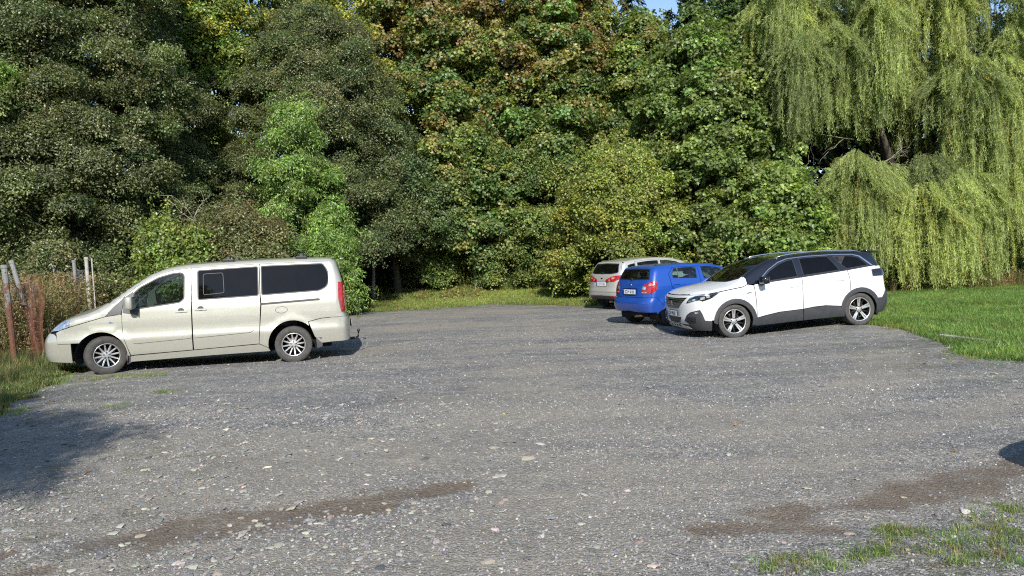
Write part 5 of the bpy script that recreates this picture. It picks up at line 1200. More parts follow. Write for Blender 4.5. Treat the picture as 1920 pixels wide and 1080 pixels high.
# ================================================================ two cars seen from behind
def build_rear_car(B, loc, yaw, name, label, C, kind):
    root = empty(name, loc, (0, 0, R_(yaw))); tag(root, label, 'car')
    H = kind == 'hatch'
    wb = 2.45 if H else 2.65; R = .30 if H else .325; ar = .36 if H else .385
    bt = tab([(.3, 1.03), (1.0, 1.075), (1.6, 1.095), (2.4, 1.125), (2.9, 1.14)] if H else [(.2, 1.06), (1.0, 1.09), (1.8, 1.12), (2.8, 1.16), (3.1, 1.20)], .05)
    zl = .23 if H else .25; bz = .71 if H else .57      # bumper top
    d1 = 1.55 if H else 1.75; d2 = wb-.08; xa = .38 if H else .36
    for s in (-1, 1):
        k = dict(side=s)
        P1(B, 'side', [(B.xf-.01, zl+.05), (-.42, zl+.02)]+arcp(0, R, ar, zl+.05, zl+.05)+[(xa+.04, zl+.03), (xa+.02, .9), (xa, float(bt(xa)))]+edge_line(B, B.xf-.01, .12, 0, 6, s)[::-1], 'fender', C, root, **k)
        if H:
            w1 = [(.52, 1.085), (.74, 1.26), (.98, 1.375), (1.22, 1.405), (1.47, 1.405), (1.44, 1.10)]
            w2 = [(1.645, 1.115), (1.61, 1.405), (2.00, 1.40), (2.37, 1.378), (2.42, 1.30), (2.40, 1.155), (2.36, 1.14)]
        else:
            w1 = [(.46, 1.10), (.75, 1.32), (1.05, 1.45), (1.40, 1.50), (1.70, 1.505), (1.70, 1.13)]
            w2 = [(1.79, 1.14), (1.78, 1.505), (2.20, 1.495), (2.62, 1.455), (2.66, 1.165)]
        w3 = None if H else [(2.74, 1.175), (2.71, 1.44), (2.90, 1.41), (3.02, 1.37), (2.98, 1.28), (2.90, 1.20)]
        P1(B, 'side', [(xa+.05, zl+.03), (xa+.03, .9), (xa+.01, float(bt(xa)))]+edge_line(B, xa+.02, d1, -.045, 8, s)+[(d1, zl+.03)], 'front_door', C, root, [w1], rh=.03, **k)
        P1(B, 'side', [(d1+.005, zl+.03)]+edge_line(B, d1+.005, 2.30 if H else 2.67, -.045, 6, s)+[(2.45, 1.25), (2.42, .95), (2.16, .58), (wb-ar-.02, zl+.03)] if H else [(d1+.005, zl+.03)]+edge_line(B, d1+.005, 2.69, -.045, 6, s)+[(2.70, 1.15), (2.64, .85), (2.38, .62), (wb-ar-.02, zl+.03)], 'rear_door', C, root, [[(x, z) for x, z in w2 if True]] if not H else [[(1.645, 1.115), (1.61, 1.395), (2.00, 1.39), (2.28, 1.375), (2.36, 1.25), (2.35, 1.14)]], rh=.02, **k)
        window(B, 'side', w1, 'glass', root, s, .03, .014)
        window(B, 'side', w2 if not H else [(1.645, 1.115), (1.61, 1.395), (2.00, 1.39), (2.28, 1.375), (2.36, 1.25), (2.35, 1.14)], 'glass' if H else 'tint2', root, s, .02, .014)
        if H: P1(B, 'side', [(2.18, 1.125), (2.165, 1.385), (2.185, 1.385), (2.20, 1.125)], 'quarter_divider', 'greyplastic', root, off=.003, t=.01, gap=0, **k)
        x0 = (2.455 if H else 2.705)
        arcR = [p for p in arcp(wb, R, ar, zl+.05, bz-.18 if H else bz-.02)]
        hl = [] if H else [w3]
        if H: poly = [(2.315, 1.385), (2.455, 1.25), (2.43, .95), (2.17, .585)]+[p for p in arcR if p[0] > 2.19]+[(2.87, bz), (2.87, 1.30)]+edge_line(B, 2.32, 2.84, 0, 5, s)[::-1]
        else: poly = [(2.70, 1.445), (2.71, 1.15), (2.65, .85), (2.45, .66)]+[p for p in arcR if p[0] > 2.45]+[(3.13, bz), (3.13, 1.42)]+edge_line(B, 2.70, 3.10, 0, 5, s)[::-1]
        P1(B, 'side', poly, 'quarter_panel', C, root, hl, rh=.03, **k)
        if not H: window(B, 'side', w3, 'tint', root, s, .03, .014)
        P1(B, 'side', edge_line(B, .10, 2.84 if H else 3.08, .012, 24, s)[::-1]+[(.14, 1.02), (xa, float(bt(xa)))]+edge_line(B, xa+.02, 2.34 if H else 2.72, -.042, 14, s), 'roof_rail', C, root, gap=0, off=.0005, **k)
        P1(B, 'side', [(-.4, zl+.02), (d2-ar, zl+.02), (d2-ar, zl-.04), (ar, zl-.04)], 'sill', C, root, **k) if False else None
        P1(B, 'side', [(ar+.02, zl+.025), (wb-ar-.02, zl+.025), (wb-ar, zl-.05), (ar, zl-.05)], 'sill', C, root, **k)
        if H: P1(B, 'side', [p for p in arcR if p[1] < bz and p[0] > wb+.1][-6:]+[(2.87, bz-.005), (2.87, .33), (2.78, .30)], 'bumper_side', C, root, off=.002, **k)
        else: P1(B, 'side', [p for p in arcR if p[1] < bz and p[0] > wb+.1][-6:]+[(3.13, bz-.005), (3.13, .31), (3.02, .28)], 'bumper_side', C, root, off=.002, **k)
        handle(root, B, d1-.14, .98, s, C, .18, False); handle(root, B, (2.28 if H else 2.62), 1.0, s, C, .18, False)
        wheel(root, .72 if H else .80, 0, R, .18 if H else .205, .19 if H else .20, 'five', s); wheel(root, .72 if H else .80, wb, R, .18 if H else .205, .19 if H else .20, 'five', s)
        liner(root, 0, R, ar+.01, .4, .80 if H else .88, s); liner(root, wb, R, ar+.01, .4, .80 if H else .88, s)
        mirror(root, B, .55, 1.08, s, None, C, .18, .13, out=.20)
        # tail lights
        t = Panel()
        if H:
            t.add(B, 'rear', [(s*66, .80), (s*68, .93), (s*74, 1.02), (s*82, 1.07), (s*90, 1.08), (s*90, .90), (s*83, .83), (s*75, .79)], side=s, off=.012, t=.02, gap=0)
            t.add(B, 'side', [(2.86, .90), (2.86, 1.08), (2.81, 1.065), (2.83, .97)], side=s, off=.012, t=.02, gap=0)
            t = t.build('tail_light', M['red'], root)
            P1(B, 'rear', [(s*67.5, .90), (s*70, .97), (s*75, .96), (s*74, .89)], 'reverse_lens', 'reflector', t, off=.017, t=.006, gap=0, r=.02, **k)
            P1(B, 'rear', [(s*67, .81), (s*67.5, .84), (s*76, .84), (s*75, .81)], 'indicator_lens', 'redlite', t, off=.017, t=.006, gap=0, r=.01, **k)
            P1(B, 'rear', [(s*78, .97), (s*79, 1.03), (s*84, 1.04), (s*84, .98)], 'brake_lens', 'redlite', t, off=.017, t=.006, gap=0, r=.02, **k)
        else:
            t.add(B, 'rear', [(s*33, .89), (s*34, .945), (s*52, 1.01), (s*66, 1.065), (s*78, 1.08), (s*88, 1.02), (s*90, .985), (s*90, .975), (s*80, .975), (s*70, .945), (s*64, .89)], side=s, off=.012, t=.02, gap=0)
            t = t.build('tail_light', M['red'], root)
            P1(B, 'rear', [(s*48, .90), (s*49, .96), (s*52, .97), (s*52, .90)], 'reverse_lens', 'redlite', t, off=.017, t=.006, gap=0, **k)
            P1(B, 'rear', [(s*56, .96), (s*60, 1.02), (s*67, 1.03), (s*64, .96)], 'brake_lens', 'redlite', t, off=.017, t=.006, gap=0, r=.02, **k)
            P1(B, 'rear', [(s*52, .42), (s*52, .44), (s*72, .45), (s*72, .42)], 'bumper_reflector', 'red', root, off=.01, t=.008, gap=0, **k)
    # hood, screen, roof
    rl = roof_line(B, B.xf, .12, .012, 7); cowl = [(.10, .6), (.03, .3), (.01, 0), (.03, -.3), (.10, -.6)]
    P1(B, 'top', [(-.60, -.55), (-.68, 0), (-.60, .55)]+rl+cowl+[(x, -y) for x, y in rl][::-1], 'hood', C, root, off=-.001)
    xh = .80 if H else .78
    r2 = roof_line(B, .13, xh, -.02, 6)
    window(B, 'top', cowl+[(x, -y) for x, y in r2]+[(x, y) for x, y in r2][::-1], 'wind', root, seal=.03, name='windscreen', r=0)
    xe = 2.84 if H else 3.08
    r3 = roof_line(B, xh+.01, xe, .012, 16)
    P1(B, 'top', r3+[(xe+.03, .3), (xe+.03, -.3)]+[(x, -y) for x, y in r3][::-1], 'roof', C, root, off=-.002, step=.12)
    for s in (-1, 1):
        a = roof_line(B, .10, xh+.01, .012, 6); b = roof_line(B, .10, xh+.01, -.018, 6)
        P1(B, 'top', [(x, s*y) for x, y in a]+[(x, s*y) for x, y in b][::-1], 'windscreen_pillar', C, root, off=-.002, gap=0)
    # tail
    if H:
        rw = yzs(B, 'rear', [(-.64, 1.125), (-.54, 1.385), (0, 1.395), (.54, 1.385), (.64, 1.125), (0, 1.11)])
        rec = yzs(B, 'rear', [(-.33, .74), (-.31, .92), (.31, .92), (.33, .74)])
        tg = Panel().add(B, 'rear', [(-91, bz), (-91, 1.02), (0, 1.03), (91, 1.02), (91, bz)], [rec], gap=0)
        rw = [(-.64, 1.125), (-.54, 1.385), (0, 1.395), (.54, 1.385), (.64, 1.125), (0, 1.11)]
        tg.add(B, 'rx', [(-.735, 1.015), (-.70, 1.12), (-.60, 1.33), (-.54, 1.425), (0, 1.43), (.54, 1.425), (.60, 1.33), (.70, 1.12), (.735, 1.015)], [rw], gap=0, off=.001)
        for s in (-1, 1): tg.add(B, 'rear', [(s*60, 1.01), (s*66, 1.08), (s*84, 1.16), (s*91, 1.38), (s*91, 1.01)], gap=0, off=-.002)
        tg.build('tailgate', M[C], root); zb = .355
    else:
        rw = yzs(B, 'rear', [(-.68, 1.145), (-.69, 1.20), (-.60, 1.44), (0, 1.465), (.60, 1.44), (.69, 1.20), (.40, 1.12), (-.40, 1.12)])
        rec = yzs(B, 'rear', [(-.36, .74), (-.36, .885), (.36, .885), (.36, .74)])
        tg = Panel().add(B, 'rear', [(-91, bz), (-91, 1.06), (0, 1.065), (91, 1.06), (91, bz)], [rec], gap=0)
        rw = [(-.66, 1.15), (-.68, 1.20), (-.58, 1.44), (0, 1.46), (.58, 1.44), (.68, 1.20), (.66, 1.15), (.40, 1.12), (-.40, 1.12)]
        tg.add(B, 'rx', [(-.80, 1.05), (-.77, 1.15), (-.66, 1.40), (-.60, 1.50), (0, 1.51), (.60, 1.50), (.66, 1.40), (.77, 1.15), (.80, 1.05)], [rw], gap=0, off=.001)
        for s in (-1, 1): tg.add(B, 'rear', [(s*64, 1.05), (s*70, 1.10), (s*80, 1.20), (s*84, 1.36), (s*88, 1.48), (s*91, 1.44), (s*91, 1.05)], gap=0, off=-.002)
        tg.build('tailgate', M[C], root)
        zb = .30
    window(B, 'rx', rw, 'tint2' if H else 'tint', root, r=0, seal=.03, name='rear_window')
    P1(B, 'rear', rec, 'plate_recess', C, root, off=-.02, gap=-.004)
    if H: P1(B, 'rear', [(-91, zb), (-91, bz-.005), (91, bz-.005), (91, zb), (60, zb), (0, zb+.03), (-60, zb)], 'rear_bumper', C, root, off=.006, t=.03)
    else:
        P1(B, 'rear', [(-91, zb), (-91, bz-.005), (91, bz-.005), (91, zb), (70, zb), (60, .45), (0, .46), (-60, .45), (-70, zb)], 'rear_bumper', C, root, off=.006, t=.03)
        P1(B, 'rear', [(-68, .33), (-59, .445), (0, .455), (59, .445), (68, .33), (0, .34)], 'rear_diffuser', 'plastic', root, off=.004, t=.03)
    q = B.solve('rear', [(0, .83 if H else .815)])[0]
    plate(root, (q[0]+.003, 0, .835 if H else .815), 0, -.06, STROKES)
    q = B.solve('rear', [(0, 1.0)])[0]
    bm = bmesh.new()
    if H: tube(bm, [(q[0]-.004, 0, 1.0), (q[0]+.012, 0, 1.0)], .038, 16); bm_obj('emblem', bm, M['chrome'], root)
    else: rbox(bm, (q[0]+.004, 0, .985), (.012, .09, .05), .01); bm_obj('emblem', bm, M['gloss_black'], root)
    # wiper
    w0 = B.solve('rear', [(0, 1.14 if H else 1.15)])[0]; w1_ = B.solve('rear', [(-40, 1.19)])[0]; bm = bmesh.new()
    tube(bm, [(w0[0]+.02, 0, w0[2]), (w1_[0]+.02, w1_[1], w1_[2])], .008, 6); rbox(bm, (w0[0]+.015, 0, w0[2]), (.04, .06, .05), .01); bm_obj('rear_wiper', bm, M['seal'], root)
    P1(B, 'front', [(-91, .25), (-91, .80), (91, .80), (91, .25)], 'front_bumper', C, root)
    for s in (-1, 1): P1(B, 'front', [(s*60, .62), (s*62, .74), (s*86, .80), (s*86, .66)], 'headlight', 'clearlens', root, side=s, off=.006, t=.01, r=.02)
    plate(root, (float(B.Xf(.45))-.01, 0, .45), math.pi, 0, STROKES)
    L = B.xr+.3
    bm = bmesh.new(); rbox(bm, (wb/2, 0, .30), (wb-.8, 1.4 if H else 1.6, .12), .02); rbox(bm, (wb/2, 0, .30), (L+.1, .80, .16), .02); rbox(bm, (-.1, 0, .65), (.6, .8, .35), .05)
    bm_obj('underbody', bm, M['under'], root)
    bm = bmesh.new(); tube(bm, [(L-.2, .40, .26), (L+.06, .42, .27)], .03, 10); bm_obj('exhaust_pipe', bm, M['brake'], root)
    bm = bmesh.new(); rbox(bm, (.45, 0, .90), (.40, 1.35, .20), .07, (0, -.15, 0)); bm_obj('dashboard', bm, M['dash'], root)
    steering(root, .85, -.36, .98, .45)
    seat(root, 1.15, -.36, .55, h=.55); seat(root, 1.15, .36, .55, h=.55); seat(root, 1.98 if H else 2.05, 0, .55, 1.15, h=.52)
    if H:
        bm = bmesh.new(); rbox(bm, (2.62, 0, 1.02), (.42, 1.05, .02), .006); bm_obj('parcel_shelf', bm, M['dash'], root)
        bm = bmesh.new(); rbox(bm, (2.68, .22, 1.07), (.16, .22, .08), .03); bm_obj('folded_cloth', bm, M['plate'], root)
    return root

van = build_van(*VANP)
suv = build_suv(*SUVP)
hatch = build_rear_car(HATCH, *HATP, 'blue_hatchback', 'bright blue hatchback parked between the white SUV and the silver car', 'blue', 'hatch')
mpv = build_rear_car(MPV, *MPVP, 'silver_car', 'silver beige family car with red tail lights, farthest of the parked cars', 'silver', 'mpv')
# ---------------------------------------------------------------- grass
SRC['tuft'] = src_coll('tuft'); SRC['long'] = src_coll('long_grass'); SRC['weed'] = src_coll('weed'); SRC['clover'] = src_coll('clover'); SRC['litter'] = src_coll('fallen_leaf'); SRC['peb'] = src_coll('pebble')
def tuft(name, coll, n, R, h, w, bend, seed):
    rg = np.random.default_rng(seed); V = []; F = []; lv = []
    for k in range(n):
        a = rg.random()*6.28; r = R*math.sqrt(rg.random()); p = np.array([r*math.cos(a), r*math.sin(a), 0]); b = rg.random()*6.28; hh = h*(.5+.7*rg.random()); be = bend*(.4+rg.random())*hh
        d = np.array([math.cos(b), math.sin(b), 0]); s = np.array([-math.sin(b), math.cos(b), 0])*w; k0 = len(V)
        V += [p-s, p+s, p+d*be*.35+s*.8+np.array([0, 0, hh*.6]), p+d*be*.35-s*.8+np.array([0, 0, hh*.6]), p+d*be+np.array([0, 0, hh*.95])]
        F += [(k0, k0+1, k0+2, k0+3), (k0+3, k0+2, k0+4)]; q = rg.random(); lv += [q*.5, q*.5, q, q, min(1, q+.2)]
    o = mesh_obj(name, V, F, M['blade'], None, coll=coll); set_lv(o, lv)
for i in range(4):
    tuft('tuft%d' % i, SRC['tuft'], 26, .11, .075, .0035, .7, 200+i); tuft('long%d' % i, SRC['long'], 22, .10, .34, .0035, .55, 210+i)
for i in range(3):      # tall weeds: stalk with side leaves and seed heads
    rg = np.random.default_rng(220+i); V = []; F = []; lv = []
    for sidx in range(4):
        x0, y0 = rg.normal(0, .12, 2); H = .7+.5*rg.random(); lx, ly = rg.normal(0, .12, 2); prev = None
        for k in range(6):
            p = np.array([x0+lx*(k/5)**1.5, y0+ly*(k/5)**1.5, H*k/5])
            if prev is not None: k0 = len(V); w = np.array([.005, 0, 0]); V += [prev-w, prev+w, p+w*.7, p-w*.7]; F.append((k0, k0+1, k0+2, k0+3)); lv += [.2]*4
            prev = p
            for j in range(5):
                m = rotm(rg.normal(0, .5), .3+rg.normal(0, .4), rg.random()*6.28); q = (KITE*np.array([1, .6, 1])*(.035+.06*rg.random()))@m.T+p+np.array([0, 0, rg.random()*.1]); k0 = len(V); V += list(q); F += [tuple(a+k0 for a in f) for f in KF]; lv += [rg.random()]*4
    o = mesh_obj('weed%d' % i, V, F, M['blade'], None, coll=SRC['weed']); set_lv(o, lv)
for i in range(3):
    m = rotm(.2, .15, i); V = list((MAPLE*.11)@m.T+np.array([0, 0, .012])); o = mesh_obj('leaf%d' % i, V, MF, M['leafm'], None, coll=SRC['litter']); set_lv(o, [.5]*len(V))
def in_frame(x, y, m=1.05):
    return (np.abs(x) < (y*.69*m+.6)) & (y > 3.2)
def field(n, box, cond, dens=None):
    x = RNG.uniform(box[0], box[1], n); y = RNG.uniform(box[2], box[3], n); k = cond(x, y)
    if dens is not None: k &= RNG.random(n) < dens(x, y)
    return x[k], y[k]
GR = [(.130, .215, .052), (.165, .25, .062), (.105, .18, .048), (.24, .28, .085)]; GD = [(.20, .17, .07), (.14, .16, .05), (.26, .21, .10)]
def grass(name, x, y, coll, s, cols, w, label, z=None, sink=.0):
    n = len(x); z = gz(x, y) if z is None else z; rot = np.zeros((n, 3)); rot[:, 2] = RNG.random(n)*6.28; rot[:, :2] = RNG.normal(0, .1, (n, 2))
    nz = fbm(x*.8, y*.8, 88)[:, None]; c = pal(cols, w, n, .16)*(.60+.75*nz)*np.array([1, 1, 1])+np.array([.05, .03, 0])*np.clip(fbm(x*.9+40, y*.9, 19)-.52, 0, 1)[:, None]*3
    o = scatter(name, np.stack([x, y, z-sink], 1), rot, s, c, coll); tag(o, label, 'grass'); return o
edge_n = lambda x, y: pdist(x, y)+(fbm(x*2.2, y*2.2, 61)-.5)*.7
x, y = field(95000, (6, 30, 8, 38), lambda x, y: (edge_n(x, y) < .02) & in_frame(x, y) & (y < 24+.55*x), lambda x, y: np.clip(16/np.maximum(y, 8), .35, 1.))
grass('lawn_grass', x, y, SRC['tuft'], RNG.uniform(.8, 1.5, len(x)), GR, [1, 1, .8, .35], 'sunlit green lawn right of the white SUV')
x, y = field(34000, (-13, 9, 24.5, 35), lambda x, y: (edge_n(x, y) < .02) & (y < 33.4+.15*np.sin(x*1.7)+(fbm(x*.6, y*0+3, 5)-.5)*1.6), lambda x, y: np.where((x < -1.4) & (y > 30.6), .25, 1.))
grass('verge_grass', x, y, SRC['tuft'], RNG.uniform(1.0, 1.8, len(x)), [(.19, .27, .07), (.24, .31, .08), (.30, .30, .10)]+GD, [1, 1, .6, .2, .2, .25], 'strip of green and yellowing grass along the far edge of the gravel')
x, y = field(2600, (-13, 9, 26, 34), lambda x, y: (edge_n(x, y) < .02) & (y > 31.8+(fbm(x*.6, y*0+3, 5)-.5)*2.2) & (x > -2.5))
grass('tall_weeds', x, y, SRC['weed'], RNG.uniform(.5, 1.0, len(x)), [(.10, .16, .04), (.18, .19, .05), (.30, .25, .06)], [1, .8, .25], 'yellow green weeds at the foot of the trees in the centre')
# fringe of dry grass and moss at the lot edge
x, y = field(60000, (-13, 14, 8, 30), lambda x, y: (np.abs(edge_n(x, y)) < .32) & in_frame(x, y), lambda x, y: np.clip(.30-.5*edge_n(x, y), .05, .6)*np.where(y > 22, .6, 1))
grass('edge_grass', x, y, SRC['tuft'], RNG.uniform(.45, 1.0, len(x)), GR+GD, [.7, .7, .6, .8, .7, .7, .5], 'thin dry grass creeping over the edge of the gravel')
# rough grass by the fence
GS = [(.07, .095, .035), (.10, .12, .045), (.05, .07, .03)]  # darkened grass tones: shade by the fence put into the colour
x, y = field(5200, (-16, -6.5, 9.0, 19), lambda x, y: (edge_n(x, y) < .0) & in_frame(x, y, 1.2), lambda x, y: np.clip(.25-edge_n(x, y)*.8, 0, 1))
grass('rough_grass', x, y, SRC['long'], RNG.uniform(.35, 1.0, len(x)), GS+GD, [1.2, 1, 1, .6, .6, .5], 'long rough grass around the feet of the fence posts')
x, y = field(9000, (-9.5, -5.8, 8.0, 14.5), lambda x, y: (edge_n(x, y) < .05))
grass('short_grass', x, y, SRC['tuft'], RNG.uniform(.7, 1.3, len(x)), GS+GR[:2]+GD, [1, 1, .7, .5, .4, .7, .7, .4], 'short grass between the gravel and the fence on the left')
BW = [(.27, .20, .11), (.20, .17, .08), (.15, .17, .06), (.36, .28, .16), (.26, .14, .08)]
x, y = field(3400, (-17, -8.6, 15.2, 25), lambda x, y: (edge_n(x, y) < -.3) & (x < -8.4-.28*(y-14)))
grass('tall_weeds', x, y, SRC['weed'], RNG.uniform(.7, 1.45, len(x)), BW, [1, 1, .8, .6, .35], 'tall withered brown weeds behind the fence posts')
x, y = field(1500, (10, 27, 26.3, 29.5), lambda x, y: in_frame(x, y))
grass('dry_weeds', x, y, SRC['weed'], RNG.uniform(.25, .6, len(x)), BW+[(.18, .20, .07)], [1, 1, .8, 1, .2, 1], 'low dry weeds along the foot of the willow')
# tufts in the gravel
for i, (cx, cy, r, n) in enumerate([(1.38, 3.92, .10, 26), (1.62, 3.93, .10, 22), (1.98, 4.02, .09, 30), (2.22, 4.33, .08, 26), (2.42, 4.15, .16, 26), (2.78, 4.28, .14, 40), (3.12, 4.62, .14, 34), (2.42, 3.92, .14, 30), (2.62, 3.85, .16, 34), (2.95, 4.05, .16, 40), (-5.05, 10.6, .12, 22), (-5.9, 12.2, .18, 24), (-6.4, 12.3, .22, 30), (-6.9, 12.0, .22, 34), (-5.2, 9.6, .1, 12), (7.0, 11.6, .16, 26), (6.75, 11.0, .14, 18)]):
    a = RNG.random(n)*6.28; n = int(n*.8); r_ = r*1.5*RNG.random(n)**.8; a = a[:n]; x = cx+r_*np.cos(a)*1.5; y = cy+r_*np.sin(a)
    s = RNG.uniform(.25, .62, n)*(1 if cy < 6 else 1.1); o = grass('grass_tuft', x, y, SRC['tuft'], s, GR+GD, [1, 1, .6, 1, .4, .4, .3], 'x', z=lot_z(x, y))
    o['label'] = ['small grass tuft at the lower edge, first from the left', 'low tuft second from the left at the lower edge', 'tuft of blades just left of the weedy corner', 'upper left tuft of the weedy corner', 'middle tuft of the weedy corner', 'broad tuft in the weedy corner at the right edge', 'rearmost tuft of the weedy corner', 'front left tuft of the weedy corner', 'front middle tuft of the weedy corner', 'front right tuft of the weedy corner', 'lone green tuft in front of the van', 'mossy tuft left of the van wheel', 'mossy tuft under the van nose', 'mossy tuft at the verge by the van', 'tiny tuft in the tree shade', 'tuft in the gravel before the lawn kerb', 'faint tuft in the gravel right of the SUV'][i]
# fallen leaves
x, y = field(5200, (-12, 3, 28.2, 33), lambda x, y: (y > 28.6) & (y < 33), lambda x, y: np.where((x > -6) & (x < -.5) & (y > 30.2), .9, .15))
rot = RNG.normal(0, .3, (len(x), 3)); rot[:, 2] = RNG.random(len(x))*6.28
o = scatter('fallen_leaves', np.stack([x, y, gz(x, y)+.02+.05*RNG.random(len(x))], 1), rot, RNG.uniform(.6, 1.2, len(x)), pal([(.30, .16, .08), (.36, .22, .12), (.42, .34, .08), (.22, .12, .07)], [1, 1, .5, 1], len(x), .2), SRC['litter'])
tag(o, 'brown fallen leaves on the ground at the edge of the wood', 'leaves')
x, y = field(900, (-9.5, 9, 7, 28), lambda x, y: in_frame(x, y) & (np.abs(edge_n(x, y)) < .9), None)
x2, y2 = field(30, (-7, 7, 5, 28), lambda x, y: in_frame(x, y)); x = np.r_[x, x2]; y = np.r_[y, y2]
rot = RNG.normal(0, .3, (len(x), 3)); rot[:, 2] = RNG.random(len(x))*6.28
o = scatter('scattered_leaves', np.stack([x, y, np.maximum(lot_z(x, y), gz(x, y))+.01], 1), rot, RNG.uniform(.30, .6, len(x)), pal([(.34, .18, .06), (.40, .30, .10), (.25, .12, .05)], [1, 1, 1], len(x), .2), SRC['litter'])
tag(o, 'single dry leaves blown over the gravel and its edges', 'leaves')
# ---------------------------------------------------------------- stones
def stone_mat(name):
    t = NT(name); oi = t.n('ShaderNodeObjectInfo'); c = t.coord()
    base = t.ramp(oi.outputs['Random'], [(0, (.10, .105, .11)), (.25, (.20, .20, .20)), (.5, (.30, .29, .27)), (.66, (.36, .32, .25)), (.90, (.44, .42, .38)), (.95, (.33, .24, .19))], 'CONSTANT')
    n = t.noise(18, 5, .7, c); return t.done(t.bsdf(t.mix(.7, base, t.ramp(n, [(.3, (.55, .55, .55)), (.7, (1.3, 1.28, 1.25))]), 'MULTIPLY'), .85, 0, 0, t.bump(n, .5, .01), .3))
M['stone'] = stone_mat('stone')
t = NT('pebble'); a = t.n('ShaderNodeAttribute', attribute_name='col', attribute_type='INSTANCER'); M['pebble'] = t.done(t.bsdf(a.outputs['Color'], .85, 0, 0, None, .3))
def rock_mesh(name, seed, mat, sub=1):
    bm = bmesh.new(); bmesh.ops.create_icosphere(bm, subdivisions=sub, radius=.5); rg = np.random.default_rng(seed)
    for k in range(5):      # chip facets off
        n = Vector(rg.normal(0, 1, 3)).normalized(); d = rg.uniform(.26, .40)
        for v in bm.verts:
            q = v.co.dot(n)-d
            if q > 0: v.co -= n*q
    for v in bm.verts: v.co = Vector((v.co.x*1.25, v.co.y*.95, v.co.z*.62))*(1+rg.normal(0, .04))
    me = bpy.data.meshes.new(name); bm.to_mesh(me); bm.free(); me.materials.append(mat); return me
ROCK = [rock_mesh('stone', 300+i, M['stone'], 2 if i < 0 else 1) for i in range(8)]
n = 0; sr = np.random.default_rng(44); placed = []
while n < 300:
    yy = sr.uniform(3.75, 11) if sr.random() < .85 else sr.uniform(11, 14); xx = sr.uniform(-.69, .69)*yy
    clus = n >= 215
    if clus: u = sr.random(); xx = -2.0+1.9*u+sr.normal(0, .12); yy = 4.80+.40*u+sr.normal(0, .10)
    wL = 1.0 if xx < .5 else .45
    if not clus and sr.random() > wL: continue
    s = sr.uniform(.022, .06)*(1+(sr.random() < (.4 if xx < .3 and yy < 7.5 else .12))*sr.uniform(.3, 1.5))
    if yy > 8: s *= 1.25
    if clus: s = sr.uniform(.022, .06)
    if any((xx-a)**2+(yy-b)**2 < (.6*(s+c_))**2 for a, b, c_ in placed): continue
    placed.append((xx, yy, s)); o = bpy.data.objects.new('stone', ROCK[sr.integers(0, 8)]); COL.objects.link(o); o.parent = lot
    o.location = (xx, yy, float(lot_z(np.array(xx), np.array(yy)))+s*.02); o.scale = (s, s*sr.uniform(.7, 1), s*(sr.uniform(.45, .9) if s < .06 else sr.uniform(.3, .45))); o.rotation_euler = (sr.normal(0, .15), sr.normal(0, .15), sr.random()*6.28); n += 1
for i in range(4):
    me = rock_mesh('pebble%d' % i, 330+i, M['pebble']); o = bpy.data.objects.new('pebble%d' % i, me); SRC['peb'].objects.link(o)
def peb(n, y0, y1, s0, s1, name, pw, flat=1., left=False):
    y = RNG.uniform(y0**pw, y1**pw, n)**(1/pw); x = RNG.uniform(-.71, .71, n)*y; k = (pdist(x, y) > -.05) & (fbm(x*1.1, y*1.1, 91)+RNG.random(n)*.5 > .62); wetk = lot_masks(x, y)[0] < .75
    k &= (wetk | (RNG.random(n) < .12)); x, y = x[k], y[k]
    if left: k = RNG.random(len(x)) < np.clip((1.0-x)/2.5, .06, 1); x, y = x[k], y[k]
    m = len(x)
    s = s0*(s1/s0)**(RNG.random(m)**2.2); rot = RNG.normal(0, .35 if flat == 1 else .10, (m, 3)); rot[:, 2] = RNG.random(m)*6.28
    if left: col = pal([(.20, .195, .18), (.28, .26, .22), (.34, .31, .26), (.15, .15, .15), (.40, .36, .30)], [1, 1, .45, 1, .12], m, .14)
    else: col = pal([(.12, .122, .127), (.18, .18, .18), (.24, .235, .225), (.28, .27, .245), (.42, .40, .37), (.26, .21, .17)], [1.2, 1.6, 1.1, .35, .06, .05], m, .15)
    o = scatter(name, np.stack([x, y, lot_z(x, y)+s*.08], 1), rot, np.stack([s, s*RNG.uniform(.7, 1, m), s*RNG.uniform(.6, 1, m)*flat], 1), col, SRC['peb'], lot)
peb(62000, 3.4, 9, .008, .027, 'pebbles', 1.0); peb(20000, 8, 18, .015, .040, 'pebbles', 1.0); peb(5600, 3.9, 9.5, .026, .085, 'coarse_stones', 1.0, .38, True)

# ---------------------------------------------------------------- the fence
t = NT('rusty_steel'); c = t.coord(); sp2 = t.n('ShaderNodeSeparateXYZ'); t.l(c, sp2.inputs[0])
n = t.noise(7, 6, .7, c); f = t.math('ADD', n, t.math('MULTIPLY', sp2.outputs[2], -.16)); rust = t.ramp(t.noise(25, 4, .7, c), [(.3, (.07, .032, .02)), (.7, (.17, .08, .045))])
M['rust'] = t.done(t.bsdf(t.mix(t.ramp(f, [(.20, (0, 0, 0)), (.32, (1, 1, 1))]), t.ramp(n, [(.3, (.15, .155, .15)), (.7, (.30, .30, .29))]), rust), .8, 0, 0, t.bump(n, .4, .01), .3))
M['rustred'] = mat_plain('rust_red', (.17, .07, .04), .9, var=.35, scale=12)
M['concrete'] = mat_plain('concrete', (.36, .34, .30), .9, var=.25, scale=9, bump=.4)
fence = empty('wire_fence', (-9.6, 14.2, 0)); tag(fence, 'broken wire fence of rusty steel posts left of the van', 'fence')
